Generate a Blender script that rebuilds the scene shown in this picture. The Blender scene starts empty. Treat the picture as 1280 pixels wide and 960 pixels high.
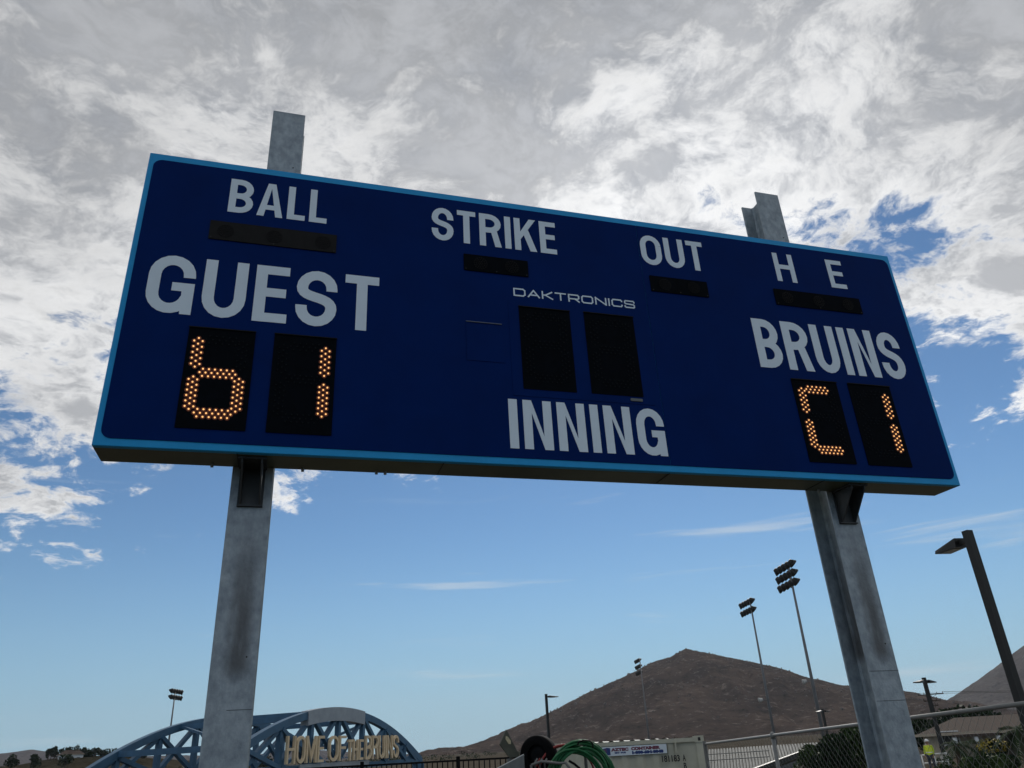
import bpy, math, random
import numpy as np
from mathutils import Vector, Matrix, noise

random.seed(7)
SC = bpy.context.scene
COL = SC.collection
rad = math.radians

# ------------------------------------------------------------------ camera
F_PX = 950.06                                   # focal length in pixels of the 1280x960 photograph
YAW, PITCH, ROLL = 0.29699, 0.44691, -0.05607
W, H, D = 4.88, 1.722, 0.214                    # scoreboard width, height, depth (m)
CAM = np.array([0.9025, -3.5989, 2.5])
ZB = 3.8346                                     # underside of the scoreboard

_f = np.array([math.sin(YAW)*math.cos(PITCH), math.cos(YAW)*math.cos(PITCH), math.sin(PITCH)])
_r = np.array([math.cos(YAW), -math.sin(YAW), 0.0]); _u = np.cross(_r, _f)
_R = np.array([math.cos(ROLL)*_r + math.sin(ROLL)*_u, -math.sin(ROLL)*_r + math.cos(ROLL)*_u, _f])
cd = bpy.data.cameras.new('camera'); cam = bpy.data.objects.new('camera', cd); COL.objects.link(cam)
cd.sensor_width = 36; cd.lens = F_PX/1280*36; cd.clip_start = 0.05; cd.clip_end = 20000
M = Matrix.Identity(4)
for i in range(3):
    M[i][0] = _R[0][i]; M[i][1] = _R[1][i]; M[i][2] = -_R[2][i]; M[i][3] = CAM[i]
cam.matrix_world = M
SC.camera = cam

# ------------------------------------------------------------------ light: sky with broken cloud deck, sun behind it
SUN_AZ, SUN_EL = rad(30.9), rad(33.5)           # azimuth from +Y towards +X
SUN_DIR = Vector((math.sin(SUN_AZ)*math.cos(SUN_EL), math.cos(SUN_AZ)*math.cos(SUN_EL), math.sin(SUN_EL)))
SC.view_settings.view_transform = 'Standard'; SC.view_settings.look = 'None'
SC.view_settings.exposure = 0.0; SC.view_settings.gamma = 1.0
SC.view_settings.use_curve_mapping = False

def build_world():
    w = bpy.data.worlds.new('World'); SC.world = w; w.use_nodes = True
    nt = w.node_tree; nt.nodes.clear(); N = nt.nodes.new; L = nt.links.new
    def math_(op, a, b=None, c=None, clamp=False):
        n = N('ShaderNodeMath'); n.operation = op; n.use_clamp = clamp
        for i, v in enumerate((a, b, c)):
            if v is None: continue
            if isinstance(v, (int, float)): n.inputs[i].default_value = v
            else: L(v, n.inputs[i])
        return n.outputs[0]
    def smooth(v, a, b, lo=0.0, hi=1.0):
        n = N('ShaderNodeMapRange'); n.interpolation_type = 'SMOOTHSTEP'
        L(v, n.inputs[0]); n.inputs[1].default_value = a; n.inputs[2].default_value = b
        n.inputs[3].default_value = lo; n.inputs[4].default_value = hi
        return n.outputs[0]
    def vmath(op, a, b):
        n = N('ShaderNodeVectorMath'); n.operation = op
        for i, v in enumerate((a, b)):
            if isinstance(v, tuple): n.inputs[i].default_value = v
            else: L(v, n.inputs[i])
        return n
    def noise_(vec, scale, detail, rough, dist=0.0, off=(0, 0, 0)):
        a = vmath('ADD', vec, off).outputs[0]
        n = N('ShaderNodeTexNoise'); n.noise_dimensions = '3D'; L(a, n.inputs['Vector'])
        n.inputs['Scale'].default_value = scale; n.inputs['Detail'].default_value = detail
        n.inputs['Roughness'].default_value = rough; n.inputs['Distortion'].default_value = dist
        return n.outputs['Fac']
    def mixc(f, a, b):
        n = N('ShaderNodeMix'); n.data_type = 'RGBA'
        if isinstance(f, float): n.inputs[0].default_value = f
        else: L(f, n.inputs[0])
        for i, v in ((6, a), (7, b)):
            if isinstance(v, tuple): n.inputs[i].default_value = (*v, 1)
            else: L(v, n.inputs[i])
        return n.outputs[2]
    def scalec(c, f):
        n = vmath('SCALE', c, (0, 0, 0)); n.inputs[3].default_value = 1
        if isinstance(f, float): n.inputs[3].default_value = f
        else: L(f, n.inputs[3])
        return n.outputs[0]
    tc = N('ShaderNodeTexCoord'); dirv = tc.outputs['Generated']
    sep = N('ShaderNodeSeparateXYZ'); L(dirv, sep.inputs[0])
    zc = math_('ADD', math_('MAXIMUM', sep.outputs[2], 0.0), 0.22)
    px = math_('DIVIDE', sep.outputs[0], zc); py = math_('DIVIDE', sep.outputs[1], zc)
    cmb = N('ShaderNodeCombineXYZ'); L(px, cmb.inputs[0]); L(py, cmb.inputs[1]); p = cmb.outputs[0]
    sky = N('ShaderNodeTexSky'); sky.sky_type = 'NISHITA'; sky.sun_disc = False
    sky.sun_elevation = SUN_EL; sky.sun_rotation = SUN_AZ
    sky.altitude = 600; sky.air_density = 1.0; sky.dust_density = 0.05; sky.ozone_density = 3.5
    # cloud deck: a layer overhead whose far edge lies ahead of the scoreboard
    warp = N('ShaderNodeTexNoise'); warp.inputs['Scale'].default_value = 3.2; warp.inputs['Detail'].default_value = 5; L(p, warp.inputs['Vector'])
    wv = vmath('SCALE', vmath('SUBTRACT', warp.outputs['Color'], (0.5, 0.5, 0.5)).outputs[0], (0, 0, 0)); wv.inputs[3].default_value = 0.22
    pw = vmath('ADD', p, wv.outputs[0]).outputs[0]
    n0 = noise_(p, 1.25, 4, 0.5, 0.0, (2.4, 3.6, 2.0))             # large masses
    n1 = noise_(pw, 4.2, 10, 0.60, 0.0, (3.1, 7.7, 0.4))          # cells
    n2 = noise_(pw, 15.0, 10, 0.68, 0.0, (1.3, 2.2, 5.0))          # puffs
    n4 = noise_(pw, 2.6, 7, 0.58, 0.0, (5.5, 1.9, 9.0))           # light and shade inside the deck
    c = lambda v, k: math_('MULTIPLY', math_('SUBTRACT', v, 0.5), k)
    dens = math_('ADD', math_('ADD', c(n0, 0.40), c(n1, 0.85)), c(n2, 0.42))
    e = math_('ADD', math_('MULTIPLY', px, 0.40), math_('MULTIPLY', py, 0.92))
    e = math_('ADD', e, c(n0, 0.5))
    edge = math_('ADD', math_('ADD', smooth(e, 0.62, 1.15, 0.30, 0.085), smooth(e, 1.30, 2.15, 0.0, -0.36)), smooth(e, -0.2, -1.2, 0.0, -0.30))
    cd_ = math_('ADD', dens, edge)
    cov = smooth(cd_, -0.01, 0.10)
    thick = smooth(math_('ADD', math_('ADD', c(cd_, 1.0), 0.5), math_('ADD', math_('ADD', c(n4, 0.75), c(n2, 0.75)), c(n1, 0.45))), 0.0, 0.40)
    relief = smooth(math_('ADD', c(n2, 1.0), c(n1, 0.7)), -0.22, 0.22, 0.78, 1.18)
    # forward scattering round the sun
    dt = vmath('DOT_PRODUCT', dirv, tuple(SUN_DIR)).outputs[1]
    g1 = math_('POWER', math_('MAXIMUM', dt, 0.0), 26.0)
    g2 = math_('POWER', math_('MAXIMUM', dt, 0.0), 5.0)
    glow = math_('ADD', math_('ADD', math_('MULTIPLY', g1, 0.18), math_('MULTIPLY', g2, 0.16)), 0.80)
    grey = mixc(smooth(n1, 0.36, 0.64), (3.3, 3.48, 3.82), (4.5, 4.62, 4.85))
    ccol = mixc(thick, (10.0, 10.05, 10.1), grey)
    front = math_('ADD', 1.0, math_('MULTIPLY', math_('MAXIMUM', math_('MULTIPLY', dt, -1.0), 0.0), 0.8))   # clouds facing the sun are bright
    ccol = scalec(scalec(scalec(ccol, relief), glow), front)
    hz = math_('POWER', smooth(sep.outputs[2], 0.33, -0.03), 1.5)
    skyc = mixc(math_('MULTIPLY', hz, 0.86), vmath('MULTIPLY', sky.outputs[0], (0.60, 0.74, 0.80)).outputs[0], (2.75, 4.75, 6.3))   # summer haze low in the air
    fade = smooth(sep.outputs[2], 0.05, 0.16)                  # the deck thins into the air at the horizon
    st_ = vmath('MULTIPLY', dirv, (2.6, 2.6, 30.0)).outputs[0]                                  # thin streaks of high cloud low over the hills
    cir = math_('MULTIPLY', smooth(noise_(st_, 1.3, 6, 0.55, 0.4, (4.2, 1.1, 3.3)), 0.60, 0.78), math_('MULTIPLY', smooth(sep.outputs[2], 0.0, 0.03), smooth(sep.outputs[2], 0.34, 0.24)))
    skyc = mixc(math_('MULTIPLY', cir, 0.5), skyc, (6.3, 6.9, 7.3))
    final = mixc(math_('MULTIPLY', cov, fade), skyc, ccol)
    bg = N('ShaderNodeBackground'); bg.inputs[1].default_value = 0.1
    L(final, bg.inputs[0]); out = N('ShaderNodeOutputWorld'); L(bg.outputs[0], out.inputs[0])
build_world()
sl = bpy.data.lights.new('sun', 'SUN'); sun = bpy.data.objects.new('sun', sl); COL.objects.link(sun)
sl.energy = 2.2; sl.angle = rad(0.6); sl.color = (1.0, 0.95, 0.87)
sun.rotation_euler = SUN_DIR.to_track_quat('Z', 'Y').to_euler(); sun.location = (0, 0, 60)

# ------------------------------------------------------------------ pixel helpers (a pixel only gives a direction)
def ray(x, y):
    d = np.array([(x-640)/F_PX, -(y-480)/F_PX, 1.0]) @ _R
    return d/np.linalg.norm(d)
def at_dist(x, y, d):
    r = ray(x, y); return CAM + r*d/math.hypot(r[0], r[1])
def at_height(x, y, z):
    r = ray(x, y); return CAM + r*(z-CAM[2])/r[2]
def on_plane(x, y, p0, n):
    r = ray(x, y); n = np.asarray(n, float); return CAM + r*((np.asarray(p0, float)-CAM) @ n)/(r @ n)
def azim(x, y):
    r = ray(x, y); return math.atan2(r[0], r[1])
def smooths(t, a, b):
    t = min(1, max(0, (t-a)/(b-a))); return t*t*(3-2*t)
FENCE_B = at_dist(1280, 879.4, 8.8)
def ground_z(x, y):
    dx, dy = x-CAM[0], y-CAM[1]; d = math.hypot(dx, dy); a = math.degrees(math.atan2(dx, dy))
    z = 0.36*math.exp(-((x-FENCE_B[0])**2+(y-FENCE_B[1])**2)/60.0)
    z -= 4.2*smooths(d, 50, 85)*(1-smooths(d, 230, 330))*smooths(a, 12, 24)*(1-smooths(a, 38.0, 42.5))
    return z

# ------------------------------------------------------------------ materials
MATS = {}
def mat(name, col, rough=0.6, metal=0.0, var=0.0, scale=8.0, col2=None, bump=0.0, bscale=40.0, spec=0.5, emit=None, estr=1.0, lo=0.35, hi=0.7, stretch=None):
    if name in MATS: return MATS[name]
    m = bpy.data.materials.new(name); m.use_nodes = True; nt = m.node_tree
    b = nt.nodes['Principled BSDF']; N = nt.nodes.new; L = nt.links.new
    b.inputs['Base Color'].default_value = (*col, 1); b.inputs['Roughness'].default_value = rough
    b.inputs['Metallic'].default_value = metal; b.inputs['Specular IOR Level'].default_value = spec
    tc = N('ShaderNodeTexCoord'); vec = tc.outputs['Object']
    if stretch:
        mp = N('ShaderNodeMapping'); mp.inputs['Scale'].default_value = stretch; L(vec, mp.inputs[0]); vec = mp.outputs[0]
    if col2 or var:
        n = N('ShaderNodeTexNoise'); n.inputs['Scale'].default_value = scale; n.inputs['Detail'].default_value = 8
        n.inputs['Roughness'].default_value = 0.62; L(vec, n.inputs['Vector'])
        mr = N('ShaderNodeMapRange'); mr.inputs[1].default_value = lo; mr.inputs[2].default_value = hi; L(n.outputs['Fac'], mr.inputs[0])
        mx = N('ShaderNodeMix'); mx.data_type = 'RGBA'; L(mr.outputs[0], mx.inputs[0])
        c2 = col2 or tuple(min(1, c*(1+var)) for c in col); c1 = col if col2 else tuple(c*(1-var) for c in col)
        mx.inputs[6].default_value = (*c1, 1); mx.inputs[7].default_value = (*c2, 1); L(mx.outputs[2], b.inputs['Base Color'])
        rr = N('ShaderNodeMapRange'); rr.inputs[3].default_value = max(0, rough-0.08); rr.inputs[4].default_value = min(1, rough+0.1)
        L(n.outputs['Fac'], rr.inputs[0]); L(rr.outputs[0], b.inputs['Roughness'])
    if bump:
        n2 = N('ShaderNodeTexNoise'); n2.inputs['Scale'].default_value = bscale; n2.inputs['Detail'].default_value = 5; L(vec, n2.inputs['Vector'])
        bp = N('ShaderNodeBump'); bp.inputs['Strength'].default_value = bump; bp.inputs['Distance'].default_value = 0.02
        L(n2.outputs['Fac'], bp.inputs['Height']); L(bp.outputs[0], b.inputs['Normal'])
    if emit:
        b.inputs['Emission Color'].default_value = (*emit, 1); b.inputs['Emission Strength'].default_value = estr
    MATS[name] = m
    return m

def galvanised():
    m = mat('galvanised_steel', (0.20, 0.24, 0.27), 0.55, 0.2, 0, 24, (0.40, 0.455, 0.49), 0.15, 90, stretch=(1, 1, 0.7), lo=0.30, hi=0.72)
    nt = m.node_tree; N = nt.nodes.new; L = nt.links.new; b = nt.nodes['Principled BSDF']
    src = b.inputs['Base Color'].links[0].from_socket
    tc = N('ShaderNodeTexCoord'); sp = N('ShaderNodeSeparateXYZ'); L(tc.outputs['Object'], sp.inputs[0])
    nz = N('ShaderNodeTexNoise'); nz.inputs['Scale'].default_value = 5; nz.inputs['Detail'].default_value = 6
    mp = N('ShaderNodeMapping'); mp.inputs['Scale'].default_value = (3.0, 3.0, 0.55); L(tc.outputs['Object'], mp.inputs[0]); L(mp.outputs[0], nz.inputs['Vector'])
    def mr(v, a, b_, lo=0, hi=1):
        n = N('ShaderNodeMapRange'); n.interpolation_type = 'SMOOTHSTEP'; L(v, n.inputs[0])
        for i, q in enumerate((a, b_, lo, hi)): n.inputs[i+1].default_value = q
        return n.outputs[0]
    def mul(a, b_):
        n = N('ShaderNodeMath'); n.operation = 'MULTIPLY'; L(a, n.inputs[0]); L(b_, n.inputs[1]); return n.outputs[0]
    # water stain: a long drip with a sharp foot, about a metre below the board
    zlow = mr(sp.outputs[2], ZB-1.02, ZB-0.93); zhigh = mr(sp.outputs[2], ZB-0.80, ZB-0.15, 1, 0)
    dx = N('ShaderNodeMath'); dx.operation = 'SUBTRACT'; L(sp.outputs[0], dx.inputs[0]); dx.inputs[1].default_value = 0.012
    ab = N('ShaderNodeMath'); ab.operation = 'ABSOLUTE'; L(dx.outputs[0], ab.inputs[0])
    st = mul(mul(mul(zlow, zhigh), mr(nz.outputs['Fac'], 0.22, 0.52, 0.25, 1.0)), mr(ab.outputs[0], 0.015, 0.075, 0.85, 0.0))
    mx = N('ShaderNodeMix'); mx.data_type = 'RGBA'; L(st, mx.inputs[0]); L(src, mx.inputs[6]); mx.inputs[7].default_value = (0.085, 0.085, 0.085, 1)
    L(mx.outputs[2], b.inputs['Base Color'])
    return m
M_GALV = galvanised()
M_NAVY = mat('navy_vinyl', (0.0009, 0.0175, 0.110), 0.55, 0, 0.10, 3, spec=0.03)
M_SKYBLUE = mat('light_blue_paint', (0.022, 0.33, 0.68), 0.45, 0, 0.06, 6, spec=0.15)
M_CAB = mat('cabinet_aluminium', (0.105, 0.125, 0.085), 0.42, 0.1, 0.4, 1.1, spec=0.35)
M_BRKT = mat('shaded_bracket_steel', (0.045, 0.05, 0.052), 0.6, 0.2, 0.2, 8)  # bracket colour darkened to carry the shade under the board
M_LETTER = mat('white_vinyl_lettering', (0.70, 0.80, 0.87), 0.6, 0, 0.03, 5, spec=0.2)
M_BLACKP = mat('black_louvre_plastic', (0.003, 0.0045, 0.007), 0.7, 0, 0.2, 20, bump=0.05, spec=0.03)
M_BROWNP = mat('smoked_lens_plastic', (0.012, 0.012, 0.012), 0.6, 0, 0.2, 20, spec=0.1)
M_LAMP = mat('unlit_lamp_lens', (0.008, 0.008, 0.009), 0.5, spec=0.1)
M_LED = mat('lit_amber_led', (0.5, 0.2, 0.05), 0.4, emit=(1.0, 0.50, 0.17), estr=1.25)
M_LEDSPILL = mat('amber_led_spill', (0.10, 0.022, 0.004), 0.6, emit=(1.0, 0.16, 0.02), estr=0.018)  # amber glow round the lit dots, put into colour and emission
M_UNLED = mat('unlit_led', (0.007, 0.009, 0.011), 0.6, spec=0.08)
M_DARK = mat('dark_bronze_paint', (0.012, 0.012, 0.011), 0.5, 0.2, 0.2, 10)
M_BLACK = mat('black_powder_coat', (0.004, 0.004, 0.0045), 0.6, 0, 0.2, 10, spec=0.12)
M_BRIDGE = mat('steel_blue_paint', (0.042, 0.115, 0.20), 0.55, 0, 0.18, 3, bump=0.03)
M_PLATE = mat('grey_steel_plate', (0.30, 0.33, 0.36), 0.5, 0.3, 0.12, 4)
M_CREAM = mat('cream_sign_letter', (0.66, 0.52, 0.33), 0.5, 0, 0.1, 6)
M_CONT = mat('beige_container_paint', (0.47, 0.45, 0.35), 0.55, 0, 0.1, 2.5, bump=0.03)
M_SIGNW = mat('white_sign_sheet', (0.62, 0.68, 0.72), 0.5)
M_SIGNR = mat('dark_red_print', (0.16, 0.04, 0.07), 0.6)
M_SIGNB = mat('dark_blue_print', (0.02, 0.045, 0.17), 0.6)
M_INK = mat('black_stencil_ink', (0.015, 0.015, 0.015), 0.7)
M_RUBBER = mat('black_rubber', (0.004, 0.004, 0.0045), 0.85, 0, 0.25, 30, spec=0.1)
M_HOSE = mat('green_hose', (0.006, 0.115, 0.035), 0.45, 0, 0.25, 12)
M_RED = mat('red_hose', (0.30, 0.035, 0.03), 0.45, 0, 0.2, 10)
M_STEEL = mat('worn_grey_steel', (0.17, 0.175, 0.17), 0.5, 0.4, 0.25, 7, bump=0.05)
M_OLIVE = mat('olive_grey_steel', (0.075, 0.08, 0.062), 0.6, 0.1, 0.3, 6)
M_YELLOWED = mat('faded_yellow_decal', (0.52, 0.46, 0.30), 0.6, 0, 0.25, 14)
M_CONC = mat('concrete', (0.36, 0.34, 0.31), 0.85, 0, 0.2, 3)
M_ASPH = mat('asphalt', (0.055, 0.055, 0.056), 0.85, 0, 0.2, 2)
M_ALU = mat('bleacher_aluminium', (0.52, 0.54, 0.56), 0.4, 0.5, 0.12, 3)
M_POLE = mat('weathered_pole_steel', (0.16, 0.165, 0.17), 0.55, 0.3, 0.15, 1.5)
M_WHITE = mat('white_paint', (0.72, 0.72, 0.70), 0.5)
M_GLASS = mat('dark_window_glass', (0.015, 0.018, 0.022), 0.1, spec=0.6)
M_STUCCO = mat('tan_stucco', (0.42, 0.35, 0.26), 0.85, 0, 0.1, 2)
M_ROOF = mat('clay_roof', (0.075, 0.057, 0.047), 0.9, 0, 0.25, 4, spec=0.1)
M_WOOD = mat('pole_wood', (0.05, 0.035, 0.025), 0.8, 0, 0.3, 6)
M_BARK = mat('bark', (0.07, 0.05, 0.035), 0.9, 0, 0.3, 8)
M_LEAF = mat('olive_leaf', (0.022, 0.045, 0.014), 0.6, 0, 0, 1.3, (0.055, 0.085, 0.025), spec=0.05)
M_LEAFD = mat('dark_leaf', (0.010, 0.022, 0.010), 0.6, 0, 0, 0.9, (0.03, 0.05, 0.02), spec=0.05)
M_LEAFY = mat('yellow_blossom', (0.34, 0.26, 0.02), 0.6, 0, 0.2, 3)
M_PALM = mat('palm_frond', (0.022, 0.042, 0.016), 0.8, 0, 0.3, 5, spec=0.05)

# ------------------------------------------------------------------ mesh builder
class MB:
    def __init__(s): s.v = []; s.f = []
    def add(s, vs, fs):
        o = len(s.v); s.v += [tuple(map(float, v)) for v in vs]; s.f += [tuple(i+o for i in f) for f in fs]; return s
    def hexa(s, c8): return s.add(c8, [(0, 3, 2, 1), (4, 5, 6, 7), (0, 1, 5, 4), (1, 2, 6, 5), (2, 3, 7, 6), (3, 0, 4, 7)])
    def box(s, x0, x1, y0, y1, z0, z1):
        return s.hexa([(x0, y0, z0), (x1, y0, z0), (x1, y1, z0), (x0, y1, z0), (x0, y0, z1), (x1, y0, z1), (x1, y1, z1), (x0, y1, z1)])
    def cham(s, x0, x1, y0, y1, z0, z1, c):
        """box with chamfered vertical and top/bottom edges on all sides"""
        vs, fs = [], []
        def ring(i, z):
            return [(x0+i+c, y0+i, z), (x1-i-c, y0+i, z), (x1-i, y0+i+c, z), (x1-i, y1-i-c, z), (x1-i-c, y1-i, z), (x0+i+c, y1-i, z), (x0+i, y1-i-c, z), (x0+i, y0+i+c, z)]
        for i, z in ((c, z0), (0, z0+c), (0, z1-c), (c, z1)): vs += ring(i, z)
        for k in range(3):
            for j in range(8): fs.append((k*8+j, k*8+(j+1) % 8, k*8+8+(j+1) % 8, k*8+8+j))
        fs.append(tuple(range(7, -1, -1))); fs.append(tuple(range(24, 32)))
        return s.add(vs, fs)
    def prism(s, poly, axis_d, off=(0, 0, 0)):
        """poly: list of 3-D points; extruded by vector axis_d"""
        n = len(poly); a = [Vector(p)+Vector(off) for p in poly]; b = [p+Vector(axis_d) for p in a]
        return s.add(a+b, [tuple(range(n-1, -1, -1)), tuple(range(n, 2*n))]+[(i, (i+1) % n, n+(i+1) % n, n+i) for i in range(n)])
    def tube(s, pts, r, n=8, closed=False, cap=True, up=None):
        pts = [Vector(p) for p in pts]; m = len(pts); rs = r if isinstance(r, (list, tuple)) else [r]*m
        vs = []; ref = None
        for i, p in enumerate(pts):
            if closed: t = pts[(i+1) % m]-pts[i-1]
            else: t = pts[min(i+1, m-1)]-pts[max(i-1, 0)]
            t.normalize()
            if ref is None:
                ref = Vector((0, 0, 1)) if abs(t.z) < 0.9 else Vector((1, 0, 0))
                if up is not None: ref = Vector(up)
            x = t.cross(ref)
            if x.length < 1e-6: x = t.orthogonal()
            x.normalize(); y = x.cross(t); ref = y.copy()
            for k in range(n):
                a = 2*math.pi*(k+0.5)/n; vs.append(p+(x*math.cos(a)+y*math.sin(a))*rs[i])
        fs = []
        for i in range(m if closed else m-1):
            j = (i+1) % m
            for k in range(n): fs.append((i*n+k, i*n+(k+1) % n, j*n+(k+1) % n, j*n+k))
        if cap and not closed: fs.append(tuple(range(n-1, -1, -1))); fs.append(tuple((m-1)*n+k for k in range(n)))
        return s.add(vs, fs)
    def bar(s, a, b, w, h, up=(0, 0, 1)):
        """rectangular bar from a to b, w across, h along up"""
        a, b = Vector(a), Vector(b); t = (b-a).normalized(); u = Vector(up); x = t.cross(u)
        if x.length < 1e-5: x = t.orthogonal()
        x.normalize(); y = x.cross(t).normalized(); x *= w/2; y *= h/2
        return s.hexa([a-x-y, a+x-y, a+x+y, a-x+y, b-x-y, b+x-y, b+x+y, b-x+y])
    def disc(s, c, nrm, r, th, n=8):
        c = Vector(c); nrm = Vector(nrm).normalized(); return s.tube([c, c+nrm*th], r, n)
    def lathe(s, c, prof, axis, n=24):
        """prof: (radius, along) pairs around axis through c"""
        axis = Vector(axis).normalized(); x = axis.orthogonal().normalized(); y = axis.cross(x); c = Vector(c)
        vs = [c+axis*a+(x*math.cos(2*math.pi*k/n)+y*math.sin(2*math.pi*k/n))*r for r, a in prof for k in range(n)]
        m = len(prof); fs = [(i*n+k, i*n+(k+1) % n, ((i+1) % m)*n+(k+1) % n, ((i+1) % m)*n+k) for i in range(m-1) for k in range(n)]
        return s.add(vs, fs)
    def build(s, name, m, parent=None, smooth=False, loc=None, label=None, kind=None):
        me = bpy.data.meshes.new(name)
        if loc is not None:
            l = Vector(loc); vs = [Vector(v)-l for v in s.v]
        else: vs = s.v
        me.from_pydata([tuple(v) for v in vs], [], s.f); me.update(); me.materials.append(m)
        if smooth:
            for p in me.polygons: p.use_smooth = True
        o = bpy.data.objects.new(name, me); COL.objects.link(o)
        if loc is not None and parent is None: o.location = loc
        if parent is not None: o.parent = parent
        if label: o['label'] = label
        if kind: o['kind'] = kind
        return o

def empty(name, loc, label, cat, group=None):
    o = bpy.data.objects.new(name, None); o.empty_display_size = 0.2; COL.objects.link(o); o.location = loc
    o['label'] = label; o['category'] = cat
    if group: o['group'] = group
    return o
def tag(o, label, cat, group=None):
    o['label'] = label; o['category'] = cat
    if group: o['group'] = group
    return o
class Local:
    """parts of a thing whose origin is loc: world coordinates in, local mesh out"""
    def __init__(s, root): s.root = root; s.loc = Vector(root.location)
    def part(s, mb, name, m, smooth=False, label=None, parent=None, kind=None):
        l = s.loc; mb.v = [(v[0]-l.x, v[1]-l.y, v[2]-l.z) for v in mb.v]
        return mb.build(name, m, parent or s.root, smooth, label=label, kind=kind)

# ------------------------------------------------------------------ stroke lettering (own drawn glyphs)
def arc(cx, cy, rx, ry, a0, a1, n=10):
    return [(cx+rx*math.cos(rad(a0+(a1-a0)*i/n)), cy+ry*math.sin(rad(a0+(a1-a0)*i/n))) for i in range(n+1)]
def bez(p0, p1, p2, p3, n=10):
    out = []
    for i in range(1, n):
        t = i/n; k = 1-t
        out.append(tuple(k**3*a+3*k*k*t*b+3*k*t*t*c+t**3*d for a, b, c, d in zip(p0, p1, p2, p3)))
    return out
def glyph(ch, w, h, t):
    """returns (strokes, polygons); strokes are centre lines of width t"""
    q = t/2; S = []; P = []
    def vb(x): P.append([(x, 0), (x+t, 0), (x+t, h), (x, h)])
    def hb(x0, x1, y, tt=None):
        tt = (tt or t*0.92)/2; P.append([(x0, y-tt), (x1, y-tt), (x1, y+tt), (x0, y+tt)])
    rx = w/2-q; ry = min(h*0.26, rx*1.35); yt = h-q-ry; yb = q+ry; b = t*0.46
    if ch == 'I': vb(0)
    elif ch == 'L': vb(0); hb(t, w, b)
    elif ch in 'EF':
        vb(0); hb(t, w, h-b); hb(t, w*0.93, h*0.52)
        if ch == 'E': hb(t, w, b)
    elif ch == 'H': vb(0); vb(w-t); hb(t, w-t, h*0.52)
    elif ch == 'T': hb(0, w, h-b); P.append([(w/2-q, 0), (w/2+q, 0), (w/2+q, h-2*b), (w/2-q, h-2*b)])
    elif ch == 'N':
        vb(0); vb(w-t); P.append([(t, h), (t, h-t*1.55), (w-t, 0), (w-t, t*1.55)])
    elif ch == 'M':
        vb(0); vb(w-t); P.append([(t, h), (t, h-t*1.9), (w/2, 0), (w/2, t*1.9)]); P.append([(w/2, t*1.9), (w/2, 0), (w-t, h-t*1.9), (w-t, h)])
    elif ch == 'A':
        a = w/2; k = t*0.55
        P.append([(0, 0), (t*1.02, 0), (a+0.0, h-0.9*t), (a, h), (a-k, h)]); P.append([(w-t*1.02, 0), (w, 0), (a+k, h), (a, h), (a, h-0.9*t)])
        P.append([(w*0.27, h*0.20), (w*0.73, h*0.20), (w*0.70, h*0.20+t*0.85), (w*0.30, h*0.20+t*0.85)])
    elif ch == 'K':
        vb(0); P.append([(t, h*0.34), (t, h*0.58), (w-t*1.1, h), (w, h)]); P.append([(w-t*1.12, 0), (w, 0), (t+(w-t)*0.50, h*0.66), (t+(w-t)*0.20, h*0.50)])
    elif ch == 'O': S.append(arc(w/2, yt, rx, ry, 0, 180)+arc(w/2, yb, rx, ry, 180, 360)+[(w-q, yt)])
    elif ch == 'C': S.append([(w-q, yt-h*0.04)]+arc(w/2, yt, rx, ry, 0, 180)+arc(w/2, yb, rx, ry, 180, 360)+[(w-q, yb+h*0.04)])
    elif ch == 'G':
        S.append([(w-q, yt-h*0.03)]+arc(w/2, yt, rx, ry, 0, 180)+arc(w/2, yb, rx, ry, 180, 345)); hb(w*0.52, w, h*0.46, t*0.85)
        P.append([(w-t*0.92, h*0.0), (w-t*0.25, 0), (w, h*0.46-t*0.425), (w-t, h*0.46-t*0.425)]); P.append([(w-t*0.25, 0), (w, 0), (w, h*0.46-t*0.425)])
    elif ch == 'U': S.append([(q, h), (q, yb)]+arc(w/2, yb, rx, ry, 180, 360)+[(w-q, h)])
    elif ch == 'S':
        ry2 = ry*0.92; a = h-q-ry2; c = q+ry2
        S.append([(w-q, a-h*0.035)]+arc(w/2, a, rx, ry2, 0, 180)+bez((q, a), (q, h*0.46), (w-q, h*0.57), (w-q, c), 12)+arc(w/2, c, rx, ry2, 0, -180)+[(q, c+h*0.035)])
    elif ch == 'D':
        vb(0); r2 = w-t-q; S.append([(t, h-q)]+[(w-q-r2*0.9, h-q)]+arc(w-q-r2*0.9, h-q-ry, r2*0.9, ry, 90, 0)+arc(w-q-r2*0.9, q+ry, r2*0.9, ry, 0, -90)+[(t, q)])
    elif ch in 'BR':
        vb(0); ym = h*0.5; tt = t*0.92; ra = (h-q-ym)/2; xr = max(w*0.42, w-q-ra*1.1); e = w-q
        if ch == 'B': e1 = e-w*0.03
        else: e1 = e
        S.append([(t, h-q), (xr, h-q)]+arc(xr, h-q-ra, e1-xr, ra, 90, -90)+[(t, ym)])
        if ch == 'B':
            rb = (ym-q)/2; S.append([(t, ym), (xr, ym)]+arc(xr, q+rb, e-xr, rb, 90, -90)+[(t, q)])
        else:
            P.append([(w-t*1.05, 0), (w, 0), (w*0.80, ym-q*0.2), (w*0.80-t*1.0, ym-q*0.2)])
    return S, P
WID = {'I': 0, 'E': .80, 'F': .78, 'L': .76, 'T': .86, 'M': 1.3, 'A': 1.08, 'G': 1.05, 'O': 1.05, 'R': 1.03, 'K': 1.06}
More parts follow.
